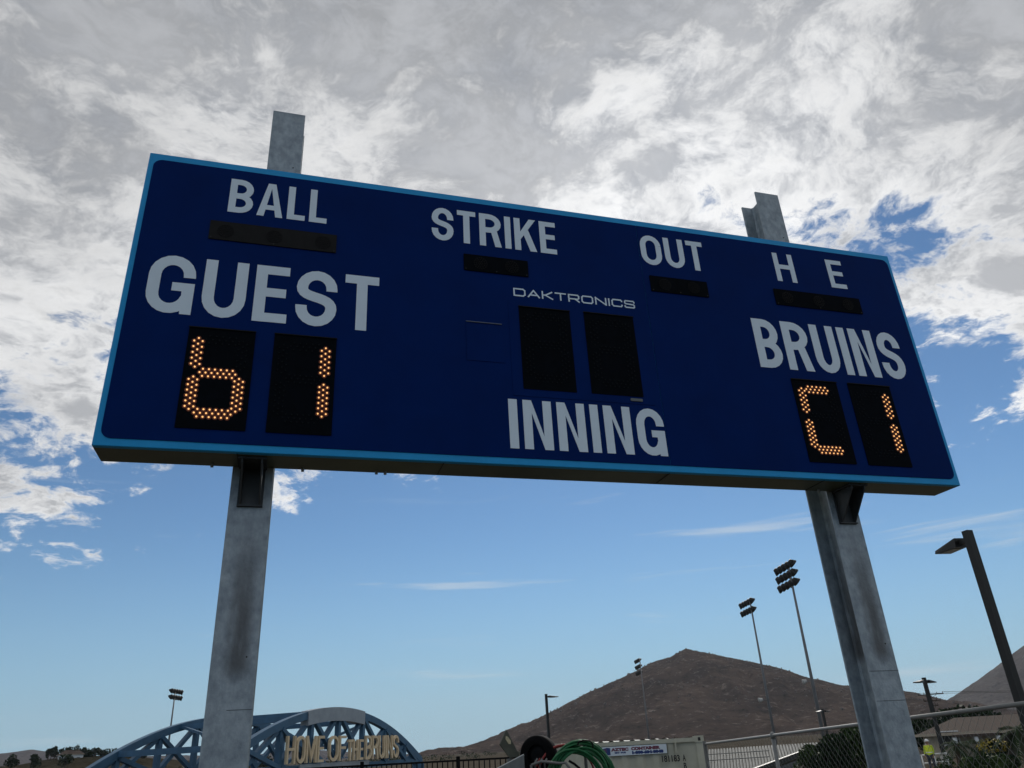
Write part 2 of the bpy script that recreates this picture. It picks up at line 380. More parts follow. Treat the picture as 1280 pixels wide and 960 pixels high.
def word_mesh(text, x0, x1, h, t, gap, place, thick):
    """place(x, y, d) maps lettering coordinates to a 3-D point d in front of the face"""
    mb = MB(); n_i = text.count('I'); ns = text.count(' ')
    tot = sum(WID.get(c, 1.0) for c in text if c not in 'I ')
    nl = len(text)-ns
    u = (x1-x0-gap*(nl-1)-n_i*t-ns*gap*2.2)/tot
    x = x0; lay = 0
    for c in text:
        if c == ' ': x += gap*2.2; continue
        w = t if c == 'I' else WID.get(c, 1.0)*u
        S, P = glyph(c, w, h, t)
        for poly in P:
            lay += 1; d = thick+0.00012*(lay % 5)
            a = [place(x+px, py, 0.0) for px, py in poly]; b = [place(x+px, py, d) for px, py in poly]; n = len(a)
            mb.add(a+b, [tuple(range(n-1, -1, -1)), tuple(range(n, 2*n))]+[(i, (i+1) % n, n+(i+1) % n, n+i) for i in range(n)])
        for st in S:
            lay += 1; d = thick+0.00012*(lay % 5)
            cl = []
            for p in st:
                if not cl or math.hypot(p[0]-cl[-1][0], p[1]-cl[-1][1]) > 1e-6: cl.append(p)
            Lp, Rp = [], []
            for i, p in enumerate(cl):
                a = cl[max(i-1, 0)]; b = cl[min(i+1, len(cl)-1)]
                tx, ty = b[0]-a[0], b[1]-a[1]; l = math.hypot(tx, ty); nx, ny = -ty/l*t/2, tx/l*t/2
                Lp.append((p[0]+nx, p[1]+ny)); Rp.append((p[0]-nx, p[1]-ny))
            for i in range(len(cl)-1):
                q4 = [Lp[i], Lp[i+1], Rp[i+1], Rp[i]]
                a = [place(x+px, py, 0.0) for px, py in q4]; b = [place(x+px, py, d) for px, py in q4]
                mb.add(a+b, [(4, 5, 6, 7), (0, 4, 7, 3) if i == 0 else (0, 1, 5, 4), (1, 2, 6, 5) if i == len(cl)-2 else (0, 1, 5, 4), (3, 7, 6, 2), (0, 1, 5, 4)][:1]+[(0, 1, 5, 4), (3, 7, 6, 2)])
        x += w+gap
    return mb
def font_mesh(text, place, size, x, y, bold=0.0, sx=1.0):
    cu = bpy.data.curves.new('t', 'FONT'); cu.body = text; cu.size = size; cu.offset = bold; cu.resolution_u = 3
    ob = bpy.data.objects.new('t', cu); me = bpy.data.meshes.new_from_object(ob)
    mb = MB(); mb.add([place(x+v.co.x*sx, y+v.co.y, 0.0) for v in me.vertices], [tuple(p.vertices) for p in me.polygons])
    wid = max((v.co.x for v in me.vertices), default=0)*sx
    bpy.data.objects.remove(ob); bpy.data.curves.remove(cu); bpy.data.meshes.remove(me)
    return mb, wid

# ================================================================== SETTING
def build_ground():
    # rings round the camera, fine near and coarse to the horizon
    mb = MB(); NA = 144; rs = [0]+[1.12**k for k in range(0, 80)]
    rs = [r for r in rs if r < 7000]+[7000]
    vs = []; fs = []
    for r in rs:
        for k in range(NA):
            a = 2*math.pi*k/NA; x, y = CAM[0]+r*math.sin(a), CAM[1]+r*math.cos(a); vs.append((x, y, ground_z(x, y)))
    for i in range(len(rs)-1):
        for k in range(NA): fs.append((i*NA+k, (i+1)*NA+k, (i+1)*NA+(k+1) % NA, i*NA+(k+1) % NA))
    mb.add(vs, fs)
    m = mat('dry_dirt', (0.055, 0.048, 0.038), 0.95, 0, 0, 0.22, (0.105, 0.09, 0.07), 0.3, 6, spec=0.0)
    o = mb.build('ground', m, smooth=True); o['kind'] = 'structure'
build_ground()

def rocky(name, c1, c2, c3):
    m = mat(name, c1, 0.95, 0, 0, 0.012, c2, spec=0.0)
    nt = m.node_tree; N = nt.nodes.new; L = nt.links.new; b = nt.nodes['Principled BSDF']; src = b.inputs['Base Color'].links[0].from_socket
    tc = N('ShaderNodeTexCoord'); vo = N('ShaderNodeTexNoise'); vo.inputs['Scale'].default_value = 0.075; vo.inputs['Detail'].default_value = 9
    vo.inputs['Roughness'].default_value = 0.75; L(tc.outputs['Object'], vo.inputs['Vector'])
    mr = N('ShaderNodeMapRange'); mr.inputs[1].default_value = 0.56; mr.inputs[2].default_value = 0.70; L(vo.outputs['Fac'], mr.inputs[0])
    mx = N('ShaderNodeMix'); mx.data_type = 'RGBA'; L(mr.outputs[0], mx.inputs[0]); L(src, mx.inputs[6]); mx.inputs[7].default_value = (*c3, 1)
    mr2 = N('ShaderNodeMapRange'); mr2.inputs[1].default_value = 0.46; mr2.inputs[2].default_value = 0.34; L(vo.outputs['Fac'], mr2.inputs[0])
    m2 = N('ShaderNodeMix'); m2.data_type = 'RGBA'; L(mr2.outputs[0], m2.inputs[0]); L(mx.outputs[2], m2.inputs[6]); m2.inputs[7].default_value = (c1[0]*.4, c1[1]*.45, c1[2]*.4, 1)
    L(m2.outputs[2], b.inputs['Base Color'])
    bp = N('ShaderNodeBump'); bp.inputs['Strength'].default_value = 0.9; bp.inputs['Distance'].default_value = 9.0; L(vo.outputs['Fac'], bp.inputs['Height']); L(bp.outputs[0], b.inputs['Normal'])
    return m

def hill(name, prof, dist, front, back, m, rough=1.0, nu=240, nv=90, seed=0.0, base=-6):
    """ridge whose crest passes through the given pixels at the given distance; real slopes before and behind"""
    pts = [at_dist(x, y, dist) for x, y in prof]
    mid = pts[len(pts)//2]; a = math.atan2(mid[0]-CAM[0], mid[1]-CAM[1])
    ex = np.array([math.cos(a), -math.sin(a)]); ey = np.array([math.sin(a), math.cos(a)])
    # put every crest point on the straight crest line (perpendicular to the sight line)
    U, Z = [], []
    for x, y in prof:
        r = ray(x, y); t = dist/(r[0]*ey[0]+r[1]*ey[1]); P = CAM+r*t
        U.append((P[:2]-CAM[:2]) @ ex); Z.append(P[2])
    U = np.array(U); Z = np.array(Z); o = np.argsort(U); U, Z = U[o], Z[o]
    vs = []; fs = []
    for j in range(nv+1):
        q = -1+2*j/nv; v = q*front if q < 0 else q*back
        s = (0.5+0.5*math.cos(math.pi*q))**0.85
        for i in range(nu+1):
            u = U[0]+(U[-1]-U[0])*i/nu; h = float(np.interp(u, U, Z))
            # average the crest line lower down so that spurs spread out
            wd = abs(q)*0.10*(U[-1]-U[0]); hs = sum(float(np.interp(u+k*wd, U, Z)) for k in (-1, -.5, 0, .5, 1))/5
            hh = base+(hs*(abs(q)**.5)+h*(1-abs(q)**.5)-base)*s
            x, y = CAM[:2]+ex*u+ey*(dist+v)
            n1 = noise.fractal(Vector((x*0.006, y*0.006, seed)), 1.0, 2.1, 5)
            n2 = 1-abs(noise.fractal(Vector((u*0.016+n1*0.5, v*0.004, seed+5)), 0.9, 2.2, 4))*2
            k = s*(1-s)*4
            n3 = noise.fractal(Vector((x*0.035, y*0.035, seed+9)), 0.8, 2.2, 4)
            hh += rough*(k*(n1*9+n2*8-4)+n3*1.5*s)
            vs.append((x, y, hh))
    n = nu+1
    for j in range(nv):
        for i in range(nu): fs.append((j*n+i, j*n+i+1, (j+1)*n+i+1, (j+1)*n+i))
    o = MB().add(vs, fs).build(name, m, smooth=True); o['kind'] = 'structure'
    return o, [v for v in vs[:len(vs)//2]]
M_HILL = rocky('brown_chaparral', (0.042, 0.032, 0.028), (0.110, 0.078, 0.062), (0.26, 0.22, 0.195))
M_HILL2 = rocky('grey_rocky_slope', (0.085, 0.077, 0.078), (0.14, 0.125, 0.118), (0.23, 0.22, 0.21))
M_HILL3 = rocky('far_brown_ridge', (0.07, 0.06, 0.063), (0.105, 0.092, 0.09), (0.14, 0.13, 0.13))
_, HV = hill('hill', [(540, 962), (575, 946), (610, 932), (650, 917), (675, 907), (700, 893), (725, 880), (750, 866), (775, 853), (800, 840), (822, 829), (840, 823), (850, 818), (858, 812.5), (868, 816.5), (885, 819), (905, 824),
              (930, 829), (955, 835), (975, 841), (1000, 850), (1025, 856), (1045, 859), (1075, 861), (1110, 866), (1150, 876), (1185, 890), (1230, 903), (1290, 915)], 1500, 700, 900, M_HILL, 1.0, 300, 120, 1.7)
hill('hill', [(1095, 925), (1130, 908), (1160, 892), (1175, 884), (1192, 872), (1210, 861), (1230, 847), (1247, 834), (1262, 822), (1280, 808), (1310, 790), (1350, 778), (1400, 790), (1460, 820), (1540, 850)], 2300, 900, 900, M_HILL2, 1.4, 220, 100, 4.2)
hill('hill', [(545, 952), (568, 947), (585, 940), (598, 935), (615, 932.5), (640, 931), (665, 934), (700, 940)], 2600, 500, 600, M_HILL3, 0.7, 120, 40, 6.1)
hill('hill', [(-160, 950), (-90, 940), (-30, 945), (0, 942), (20, 940), (40, 937), (55, 939), (75, 942), (110, 946), (160, 946), (220, 944), (300, 946), (340, 941), (380, 937), (430, 941), (480, 946), (540, 950)], 2800, 600, 700, M_HILL3, 0.7, 220, 40, 8.8)
def near_knoll():
    return hill('hill', [(-120, 962), (-40, 960), (20, 957), (60, 949), (90, 945.5), (120, 945), (150, 945.5), (200, 948), (260, 953), (330, 957), (400, 958)], 420, 130, 160, rocky('dry_grass_knoll', (0.05, 0.045, 0.03), (0.10, 0.085, 0.055), (0.15, 0.13, 0.10)), 0.15, 160, 40, 2.2, base=-1)
near_knoll()

def boulders():
    rnd = random.Random(17); mb = MB(); cand = [v for v in HV if v[2] > 22]; hubs = [Vector(rnd.choice(cand)) for _ in range(60)]
    for i in range(1500):
        if i % 3:
            h_ = rnd.choice(hubs); q = min((Vector(rnd.choice(cand)) for _ in range(14)), key=lambda v: (v-h_).length)
            if (q-h_).length > 130: continue
        else: q = Vector(rnd.choice(cand))
        q = q+Vector((rnd.uniform(-3, 3), rnd.uniform(-3, 3), 0)); r_ = rnd.uniform(.6, 1.7)*(2.0 if rnd.random() < .07 else 1)
        R3 = [Vector((rnd.gauss(0, 1), rnd.gauss(0, 1), rnd.gauss(0, .7))).normalized()*r_*rnd.uniform(.7, 1.2) for _ in range(2)]
        a, b = R3[0], R3[1]; c = a.cross(b); c = c.normalized()*r_ if c.length > 1e-4 else Vector((0, 0, r_)); b = c.cross(a).normalized()*r_*rnd.uniform(.7, 1.1)
        mb.add([q+a, q+b, q-a, q-b, q+c, q-c], [(0, 1, 4), (1, 2, 4), (2, 3, 4), (3, 0, 4), (1, 0, 5), (2, 1, 5), (3, 2, 5), (0, 3, 5)])
    o = mb.build('boulders', mat('hill_boulder', (0.15, 0.13, 0.12), 0.95, 0, 0.35, 0.05, spec=0)); o['kind'] = 'stuff'; o['label'] = 'pale boulders scattered over the brown hill'; o['category'] = 'boulders'
boulders()
# ================================================================== SCOREBOARD
sb = empty('scoreboard', (0, 0, ZB), 'navy blue electronic baseball scoreboard with light blue border on two steel posts', 'scoreboard')
SBL = Local(sb)
cab = SBL.part(MB().box(0, W, 0.012, D, ZB, ZB+H), 'cabinet', M_CAB, label='dark aluminium cabinet shell, its underside bare')
for xs in (0.62, 1.62, 2.894, 3.9):                                    # seams, drain bolts and hanger clips under the cabinet
    SBL.part(MB().box(xs, xs+0.004, 0.02, D-0.01, ZB-0.003, ZB+0.001), 'seam_strip', M_DARK, parent=None)
for xs, yy in ((0.50, D-0.03), (0.93, D-0.02), (1.30, D-0.025), (1.345, D-0.025), (3.98, D-0.03)):
    SBL.part(MB().disc((xs, yy, ZB+0.001), (0, 0, -1), 0.008, 0.018, 8), 'bolt', M_GALV)
def rrect(x0, x1, z0, z1, r, corners='abcd', n=6):
    pts = []
    for (cx, cz, a0, k) in ((x1-r, z1-r, 0, 'a'), (x0+r, z1-r, 90, 'b'), (x0+r, z0+r, 180, 'c'), (x1-r, z0+r, 270, 'd')):
        if k in corners: pts += [(cx+r*math.cos(rad(a0+90*i/n)), cz+r*math.sin(rad(a0+90*i/n))) for i in range(n+1)]
        else: pts.append({'a': (x1, z1), 'b': (x0, z1), 'c': (x0, z0), 'd': (x1, z0)}[k])
    return pts
def plate(pts, y0, y1):
    """flat plate in the board plane, front at y0 (towards the viewer), back at y1"""
    return MB().prism([(x, y1, ZB+z) for x, z in reversed(pts)], (0, y0-y1, 0))
SBL.part(MB().cham(-0.001, W+0.001, -0.002, 0.03, ZB-0.001, ZB+H+0.001, 0.003), 'border', M_SKYBLUE, label='light blue border frame')
IN = dict(l=0.027, r=W-0.027, b=0.037, t=H-0.043)
SEAM = 2.898
SBL.part(plate(rrect(IN['l'], SEAM-0.0015, IN['b'], IN['t'], 0.045, 'bc'), -0.006, -0.001), 'face_panel', M_NAVY)
SBL.part(plate(rrect(SEAM+0.0015, IN['r'], IN['b'], IN['t'], 0.045, 'ad'), -0.006, -0.001), 'face_panel', M_NAVY)
dr = SBL.part(plate(rrect(2.005, 2.855, 0.398, 1.012, 0.006), -0.0085, -0.005), 'inning_door', M_NAVY)
ac = SBL.part(plate(rrect(1.752, 1.968, 0.592, 0.832, 0.004), -0.009, -0.005), 'access_door', M_NAVY)
SBL.part(MB().box(1.752, 1.960, -0.014, -0.006, ZB+0.8335, ZB+0.8375), 'door_lip', mat('lip_highlight', (0.10, 0.12, 0.16), 0.4, 0.3), parent=ac).matrix_parent_inverse = Matrix.Identity(4)  # paler lip colour paints the highlight along the door's top edge
SBL.part(plate(rrect(2.70, 2.775, 0.413, 0.430, 0.006), -0.014, -0.008), 'latch', mat('latch_metal', (0.10, 0.11, 0.11), 0.4, 0.5))
def face_place(z0):
    return lambda x, y, d: (x, -0.0062-d, ZB+z0+y)
for txt, x0, x1, z0, h, t, g in (('BALL', .434, .961, 1.386, .228, .037, .023), ('STRIKE', 1.562, 2.337, 1.371, .237, .038, .023), ('OUT', 2.909, 3.358, 1.383, .228, .038, .024),
                                 ('H', 3.892, 4.044, 1.383, .227, .037, 0), ('E', 4.314, 4.441, 1.384, .228, .037, 0),
                                 ('GUEST', .105, 1.266, .717, .345, .058, .040), ('BRUINS', 3.615, 4.728, .714, .350, .057, .032), ('INNING', 1.974, 2.888, .089, .286, .049, .032)):
    SBL.part(word_mesh(txt, x0, x1, h, t, g, face_place(z0), 0.0012), 'lettering', M_LETTER, label='white capital letters reading '+txt)
# maker's name: wide squared letters
def wide_word():
    G = {'D': (1.45, [[(0, 0), (0, 1), (1.2, 1), (1.45, .8), (1.45, .2), (1.2, 0), (0, 0)]]), 'A': (1.5, [[(0, 0), (.75, 1), (1.5, 0)], [(.3, .3), (1.2, .3)]]),
         'K': (1.35, [[(0, 0), (0, 1)], [(1.3, 1), (.4, .5), (1.35, 0)], [(0, .5), (.4, .5)]]), 'T': (1.4, [[(0, 1), (1.4, 1)], [(.7, 1), (.7, 0)]]),
         'R': (1.4, [[(0, 0), (0, 1), (1.25, 1), (1.4, .85), (1.4, .55), (1.25, .4), (0, .4)], [(.85, .4), (1.4, 0)]]), 'O': (1.5, [[(.2, 0), (0, .2), (0, .8), (.2, 1), (1.3, 1), (1.5, .8), (1.5, .2), (1.3, 0), (.2, 0)]]),
         'N': (1.45, [[(0, 0), (0, 1), (1.45, 0), (1.45, 1)]]), 'I': (0.0, [[(0, 0), (0, 1)]]), 'C': (1.4, [[(1.4, .8), (1.4, .85), (1.25, 1), (.2, 1), (0, .8), (0, .2), (.2, 0), (1.25, 0), (1.4, .15), (1.4, .22)]]),
         'S': (1.35, [[(1.35, .78), (1.35, .88), (1.22, 1), (.12, 1), (0, .88), (0, .66), (.12, .55), (1.23, .47), (1.35, .36), (1.35, .12), (1.23, 0), (.12, 0), (0, .12), (0, .22)]])}
    mb = MB(); text = 'DAKTRONICS'; hh = 0.046; gap = 0.46; tw = sum(G[c][0]+gap for c in text)-gap
    sx = (2.808-2.046)/tw; x = 2.046; z0 = 1.044; pl = face_place(0); lay = 0
    for c in text:
        wd, st = G[c]
        for s_ in st:
            for a, b in zip(s_[:-1], s_[1:]):
                lay += 1; p = Vector((x+a[0]*sx, z0+a[1]*hh)); q = Vector((x+b[0]*sx, z0+b[1]*hh)); t = (q-p).normalized()*0.0045; n = Vector((-t.y, t.x)); p -= t*.9; q += t*.9
                d = 0.001+0.0002*(lay % 4); mb.add([pl(p.x+n.x, p.y+n.y, d), pl(q.x+n.x, q.y+n.y, d), pl(q.x-n.x, q.y-n.y, d), pl(p.x-n.x, p.y-n.y, d)], [(0, 1, 2, 3)])
        x += (wd+gap)*sx
    return mb
SBL.part(wide_word(), 'lettering', M_LETTER, label="white wide maker's name lettering")

SEG = {'a': ('h', .203, -.070, .085), 'g': ('h', .018, -.080, .085), 'd': ('h', -.197, -.080, .085),
       'f': ('v', -.105, .046, .206), 'b': ('v', .105, .046, .206), 'e': ('v', -.105, -.180, -.008), 'c': ('v', .105, -.180, -.004)}
def seg_points(s):
    kind, c, a, b = SEG[s]; n = int(round((b-a)/0.0155)); n += n % 2; pts = []
    for i in range(n+1):
        u = a+(b-a)*i/n
        for o in ((0,) if i % 2 == 0 else (-.0195, .0195)): pts.append((u, c+o) if kind == 'h' else (c+o, u))
        if kind == 'v' and i % 2 == 0 and 0 < i < n: pass
    return pts
def digit_panel(x0, x1, z0, z1, lit):
    p = SBL.part(plate(rrect(x0, x1, z0, z1, 0.004), -0.011, -0.005), 'digit_panel', M_BLACKP)
    l = SBL.part(MB().box(x0-0.002, x1+0.002, -0.017, -0.0105, ZB+z1-0.003, ZB+z1+0.002), 'panel_lip', M_BROWNP, parent=p)
    cx, cz = (x0+x1)/2-0.002, (z0+z1)/2+0.004
    for s in 'abcdefg':
        on = s in lit; mb = MB(); rim = MB()
        for (u, v) in seg_points(s):
            q = (cx+u, -0.0112, ZB+cz+v); mb.disc(q, (0, -1, 0), 0.0046 if on else 0.0042, 0.004, 6)
            if on: rim.disc((q[0], -0.0108, q[2]), (0, -1, 0), 0.0125, 0.0012+0.0001*random.random(), 8)
        sg = SBL.part(mb, 'led_segment', M_LED if on else M_UNLED, parent=p, label='lit amber segment' if on else 'unlit segment', kind='stuff')
        if on: SBL.part(rim, 'led_spill_disc', M_LEDSPILL, parent=p, kind='stuff')  # added discs that carry the painted spill round each dot
    return p
digit_panel(.334, .650, .104, .649, 'fgedc'); digit_panel(.742, 1.054, .104, .651, 'bc')
digit_panel(3.810, 4.139, .101, .647, 'afed'); digit_panel(4.224, 4.545, .100, .649, 'bc')
digit_panel(2.066, 2.378, .441, .970, ''); digit_panel(2.467, 2.785, .443, .975, '')
def count_panel(x0, x1, z0, z1, lamps, m):
    p = SBL.part(plate(rrect(x0, x1, z0, z1, 0.004), -0.012, -0.005), 'indicator_panel', m)
    for lx in lamps:
        mb = MB(); cz = (z0+z1)/2
        for rr, n in ((0, 1), (.013, 6), (.026, 12), (.038, 18)):
            for k in range(n):
                a = 2*math.pi*k/n; mb.disc((lx+rr*math.cos(a), -0.0122, ZB+cz+rr*math.sin(a)), (0, -1, 0), 0.0045, 0.003, 6)
        SBL.part(mb, 'indicator_lamp', M_LAMP, parent=p, kind='stuff')
    for bx in (x0+.012, (x0+x1)/2, x1-.012): SBL.part(MB().disc((bx, -0.012, ZB+z0+.009), (0, -1, 0), .004, .003, 6), 'screw', M_DARK, parent=p)
count_panel(.358, 1.023, 1.193, 1.313, (.44, .69, .95), M_BROWNP); count_panel(1.749, 2.141, 1.180, 1.293, (1.85, 2.04), M_BLACKP)
count_panel(2.940, 3.341, 1.183, 1.298, (3.04, 3.24), M_BLACKP); count_panel(3.835, 4.506, 1.190, 1.312, (3.93, 4.17, 4.40), M_BLACKP)

# ------------------------------------------------------------------ steel posts
def post(x0, x1, top, yb, label, seams):
    r = empty('steel_post', ((x0+x1)/2, D+.1, 0), label, 'post'); Lp = Local(r); xm = (x0+x1)/2; z0 = -0.3
    Lp.part(MB().cham(x0, x1, D+.001, D+.014, z0, ZB+top, .0025), 'front_flange', M_GALV)
    Lp.part(MB().box(xm-.005, xm+.005, D+.013, yb-.012, z0, ZB+top), 'web', M_GALV)
    Lp.part(MB().cham(x0, x1, yb-.013, yb, z0, ZB+top, .0025), 'rear_flange', M_GALV)
    mb = MB()
    for s in (-1, 1):                                            # root fillets between web and flanges
        mb.prism([(xm+s*.004, D+.0125, z0), (xm+s*.016, D+.0125, z0), (xm+s*.004, D+.026, z0)][::s], (0, 0, ZB+top-z0-.001))
        mb.prism([(xm+s*.004, yb-.0115, z0), (xm+s*.004, yb-.026, z0), (xm+s*.016, yb-.0115, z0)][::s], (0, 0, ZB+top-z0-.001))
    Lp.part(mb, 'fillet', M_GALV)
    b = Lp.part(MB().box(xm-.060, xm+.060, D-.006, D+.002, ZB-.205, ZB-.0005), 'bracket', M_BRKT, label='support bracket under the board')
    for s in (-1, 1):
        xs = xm+s*.045
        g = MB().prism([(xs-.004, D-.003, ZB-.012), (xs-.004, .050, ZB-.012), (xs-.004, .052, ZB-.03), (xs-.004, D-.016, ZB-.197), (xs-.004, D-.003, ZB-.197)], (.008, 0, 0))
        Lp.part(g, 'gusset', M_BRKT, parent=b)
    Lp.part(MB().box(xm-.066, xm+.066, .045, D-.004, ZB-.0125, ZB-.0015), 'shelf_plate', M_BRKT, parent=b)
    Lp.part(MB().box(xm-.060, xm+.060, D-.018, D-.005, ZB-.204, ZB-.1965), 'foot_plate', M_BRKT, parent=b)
    for zz in (ZB-.9, ZB-1.62, ZB+H+.22): Lp.part(MB().disc((x1-.045, D+.002, zz), (0, -1, 0), .004, .004, 6), 'rivet', M_DARK)
    for zz, f0 in seams: Lp.part(MB().box(x0+(x1-x0)*f0, x1-.001, D-.0005, D+.002, zz-.0011, zz+.0011), 'seam_line', mat('seam_dark_grey', (0.07, 0.075, 0.08), 0.8))  # thin dark strips for the seam lines across the front flange
    Lp.part(MB().box(x0-.15, x1+.15, D-.12, yb+.12, -.05, .06), 'footing', M_CONC)
    return r
post(.594, .790, 2.385, .412, 'galvanised steel H-beam post below the GUEST digits', [(ZB-1.12, .45)])
post(4.060, 4.258, 2.345, .412, 'galvanised steel H-beam post below the BRUINS name', [(ZB-1.045, .01), (ZB-1.20, .01)])

# ================================================================== ENTRANCE ARCH (blue truss with lettering)
AX_A = azim(1000, 912); AX = np.array([math.sin(AX_A), math.cos(AX_A)]); AN = np.array([AX[1], -AX[0]])   # axis, and its right-hand normal (towards the camera)
BP0 = at_dist(362, 952, 24)[:2]
def bp(s, off, z): p = BP0+AX*s-AN*off; return (p[0], p[1], z)
S0, KP, ZT, ZL = 2.45, .0446, 3.80, 2.30
def zc(s): return ZT-KP*(s-S0)**2
arch = empty('entrance_arch', bp(S0, 2, 0), 'steel blue arched truss gateway carrying the words HOME OF THE BRUINS', 'arch'); AL = Local(arch)
SE = math.sqrt((ZT-ZL)/KP)
for off in (0, 4.0):
    n = 28; ss = [S0-SE+2*SE*i/n for i in range(n+1)]
    mb = MB(); P = [Vector(bp(s, off, zc(s))) for s in ss]; hw = .09
    ring = []
    for i, p in enumerate(P):
        t = (P[min(i+1, n)]-P[max(i-1, 0)]).normalized(); nn = Vector((AN[0], AN[1], 0)); up = nn.cross(t); up = up if up.z > 0 else -up
        ring += [p-nn*hw-up*.10, p+nn*hw-up*.10, p+nn*hw+up*.10, p-nn*hw+up*.10]
    fs = [(i*4+k, i*4+(k+1) % 4, i*4+4+(k+1) % 4, i*4+4+k) for i in range(n) for k in range(4)]+[(3, 2, 1, 0), (n*4, n*4+1, n*4+2, n*4+3)]
    mb.add(ring, fs); AL.part(mb, 'arch_chord', M_BRIDGE)
    AL.part(MB().bar(bp(S0-SE-.1, off, ZL-.02), bp(S0+SE+.1, off, ZL-.02), .16, .16), 'bottom_chord', M_BRIDGE)
    nodes = [-2.05, -.55, .95, 2.45, 3.95, 5.45, 6.95]
    for s in nodes: AL.part(MB().bar(bp(s, off, ZL+.05), bp(s, off, zc(s)-.09), .14, .14, (AN[0], AN[1], 0)), 'vertical', M_BRIDGE)
    allx = [S0-SE+.5]+nodes+[S0+SE-.5]
    for a, b in zip(allx[:-1], allx[1:]):
        if a > 0 - .6 and b < 5.5 and False: continue
        AL.part(MB().bar(bp(a, off+.03, ZL+.05), bp(b, off+.03, zc(b)-.09), .11, .13, (AN[0], AN[1], 0)), 'diagonal', M_BRIDGE)
        AL.part(MB().bar(bp(a, off-.05, zc(a)-.09), bp(b, off-.05, ZL+.05), .11, .13, (AN[0], AN[1], 0)), 'diagonal', M_BRIDGE)
    for s in (S0-SE+.15, S0+SE-.15):
        AL.part(MB().box(-.2, .2, -.2, .2, 0, ZL-.1), 'column', M_BRIDGE).location = Vector(bp(s, off, 0))-AL.loc+AL.loc
for s in (-2.05, .2, 2.45, 4.7, 6.95):
    AL.part(MB().bar(bp(s, .09, zc(s)+.0), bp(s, 3.91, zc(s)+.0), .13, .15), 'cross_strut', M_BRIDGE)
for a, b in ((-2.05, .2), (.2, 2.45), (2.45, 4.7), (4.7, 6.95)):
    AL.part(MB().bar(bp(a, .1, zc(a)), bp(b, 3.9, zc(b)), .07, .07), 'sway_brace', M_BRIDGE)
# grey plate over the crown of the near truss, and sill plate under the letters
mb = MB(); n = 12; s0, s1 = .62, 3.90
for i in range(n):
    a, b = s0+(s1-s0)*i/n, s0+(s1-s0)*(i+1)/n
    mb.hexa([bp(a, -.125, zc(a)-.26), bp(b, -.125, zc(b)-.26), bp(b, .14, zc(b)-.26), bp(a, .14, zc(a)-.26), bp(a, -.125, zc(a)+.125), bp(b, -.125, zc(b)+.125), bp(b, .14, zc(b)+.125), bp(a, .14, zc(a)+.125)])
AL.part(mb, 'crown_plate', M_PLATE, label='plain grey plate over the crown')
AL.part(MB().bar(bp(.3, -.12, ZL+.02), bp(4.2, -.12, ZL+.02), .05, .17), 'sill_plate', M_PLATE)
def s_at(x, y):
    P = on_plane(x, y, bp(0, -.2, 0), (AN[0], AN[1], 0)); return float((P[:2]-BP0) @ AX)
for wd, xa, xb in (('HOME', 358, 404.5), ('OF', 411, 432), ('THE', 434.5, 453.5), ('BRUINS', 456.5, 498)):
    s0, s1 = s_at(xa, 935), s_at(xb, 935)
    hh = .69 if wd != 'THE' else .58
    AL.part(word_mesh(wd, s0, s1, hh, .078, .045, lambda x, y, d: bp(x, -.16-d, 2.43+y), .07), 'lettering', M_CREAM, label='cream raised letters reading '+wd)
    AL.part(MB().bar(bp(s0, -.15, 2.52), bp(s1, -.15, 2.52), .03, .03), 'letter_rail', M_BRIDGE)

# ================================================================== BLACK PICKET FENCE
def picket_fence():
    pA, pB = at_dist(380, 962, 21.0), at_dist(652, 943.5, 19.0)
    a = Vector((pA[0], pA[1], 0)); b = Vector((pB[0], pB[1], 0)); top = 2.34; L_ = (b-a).length; t = (b-a)/L_
    r = empty('picket_fence', tuple((a+b)/2), 'black steel picket fence in front of the blue arch', 'fence'); FL = Local(r)
    for z in (top-.02, top-.30, .25): FL.part(MB().bar(a+Vector((0, 0, z)), b+Vector((0, 0, z)), .045, .04), 'rail', M_BLACK)
    n = int(L_/.125)
    pk = None
    for i in range(n+1):
        p = a+t*(L_*i/n)
        if i % 19 == 12:
            FL.part(MB().cham(p.x-.04, p.x+.04, p.y-.04, p.y+.04, 0, top+.07, .008), 'fence_post', M_BLACK)
        else:
            if pk is None:
                me = MB().box(-.011, .011, -.011, .011, .12, top-.01).build('picket', M_BLACK, r); me.location = p-FL.loc; pk = me
            else:
                o = pk.copy(); COL.objects.link(o); o.parent = r; o.location = p-FL.loc
picket_fence()

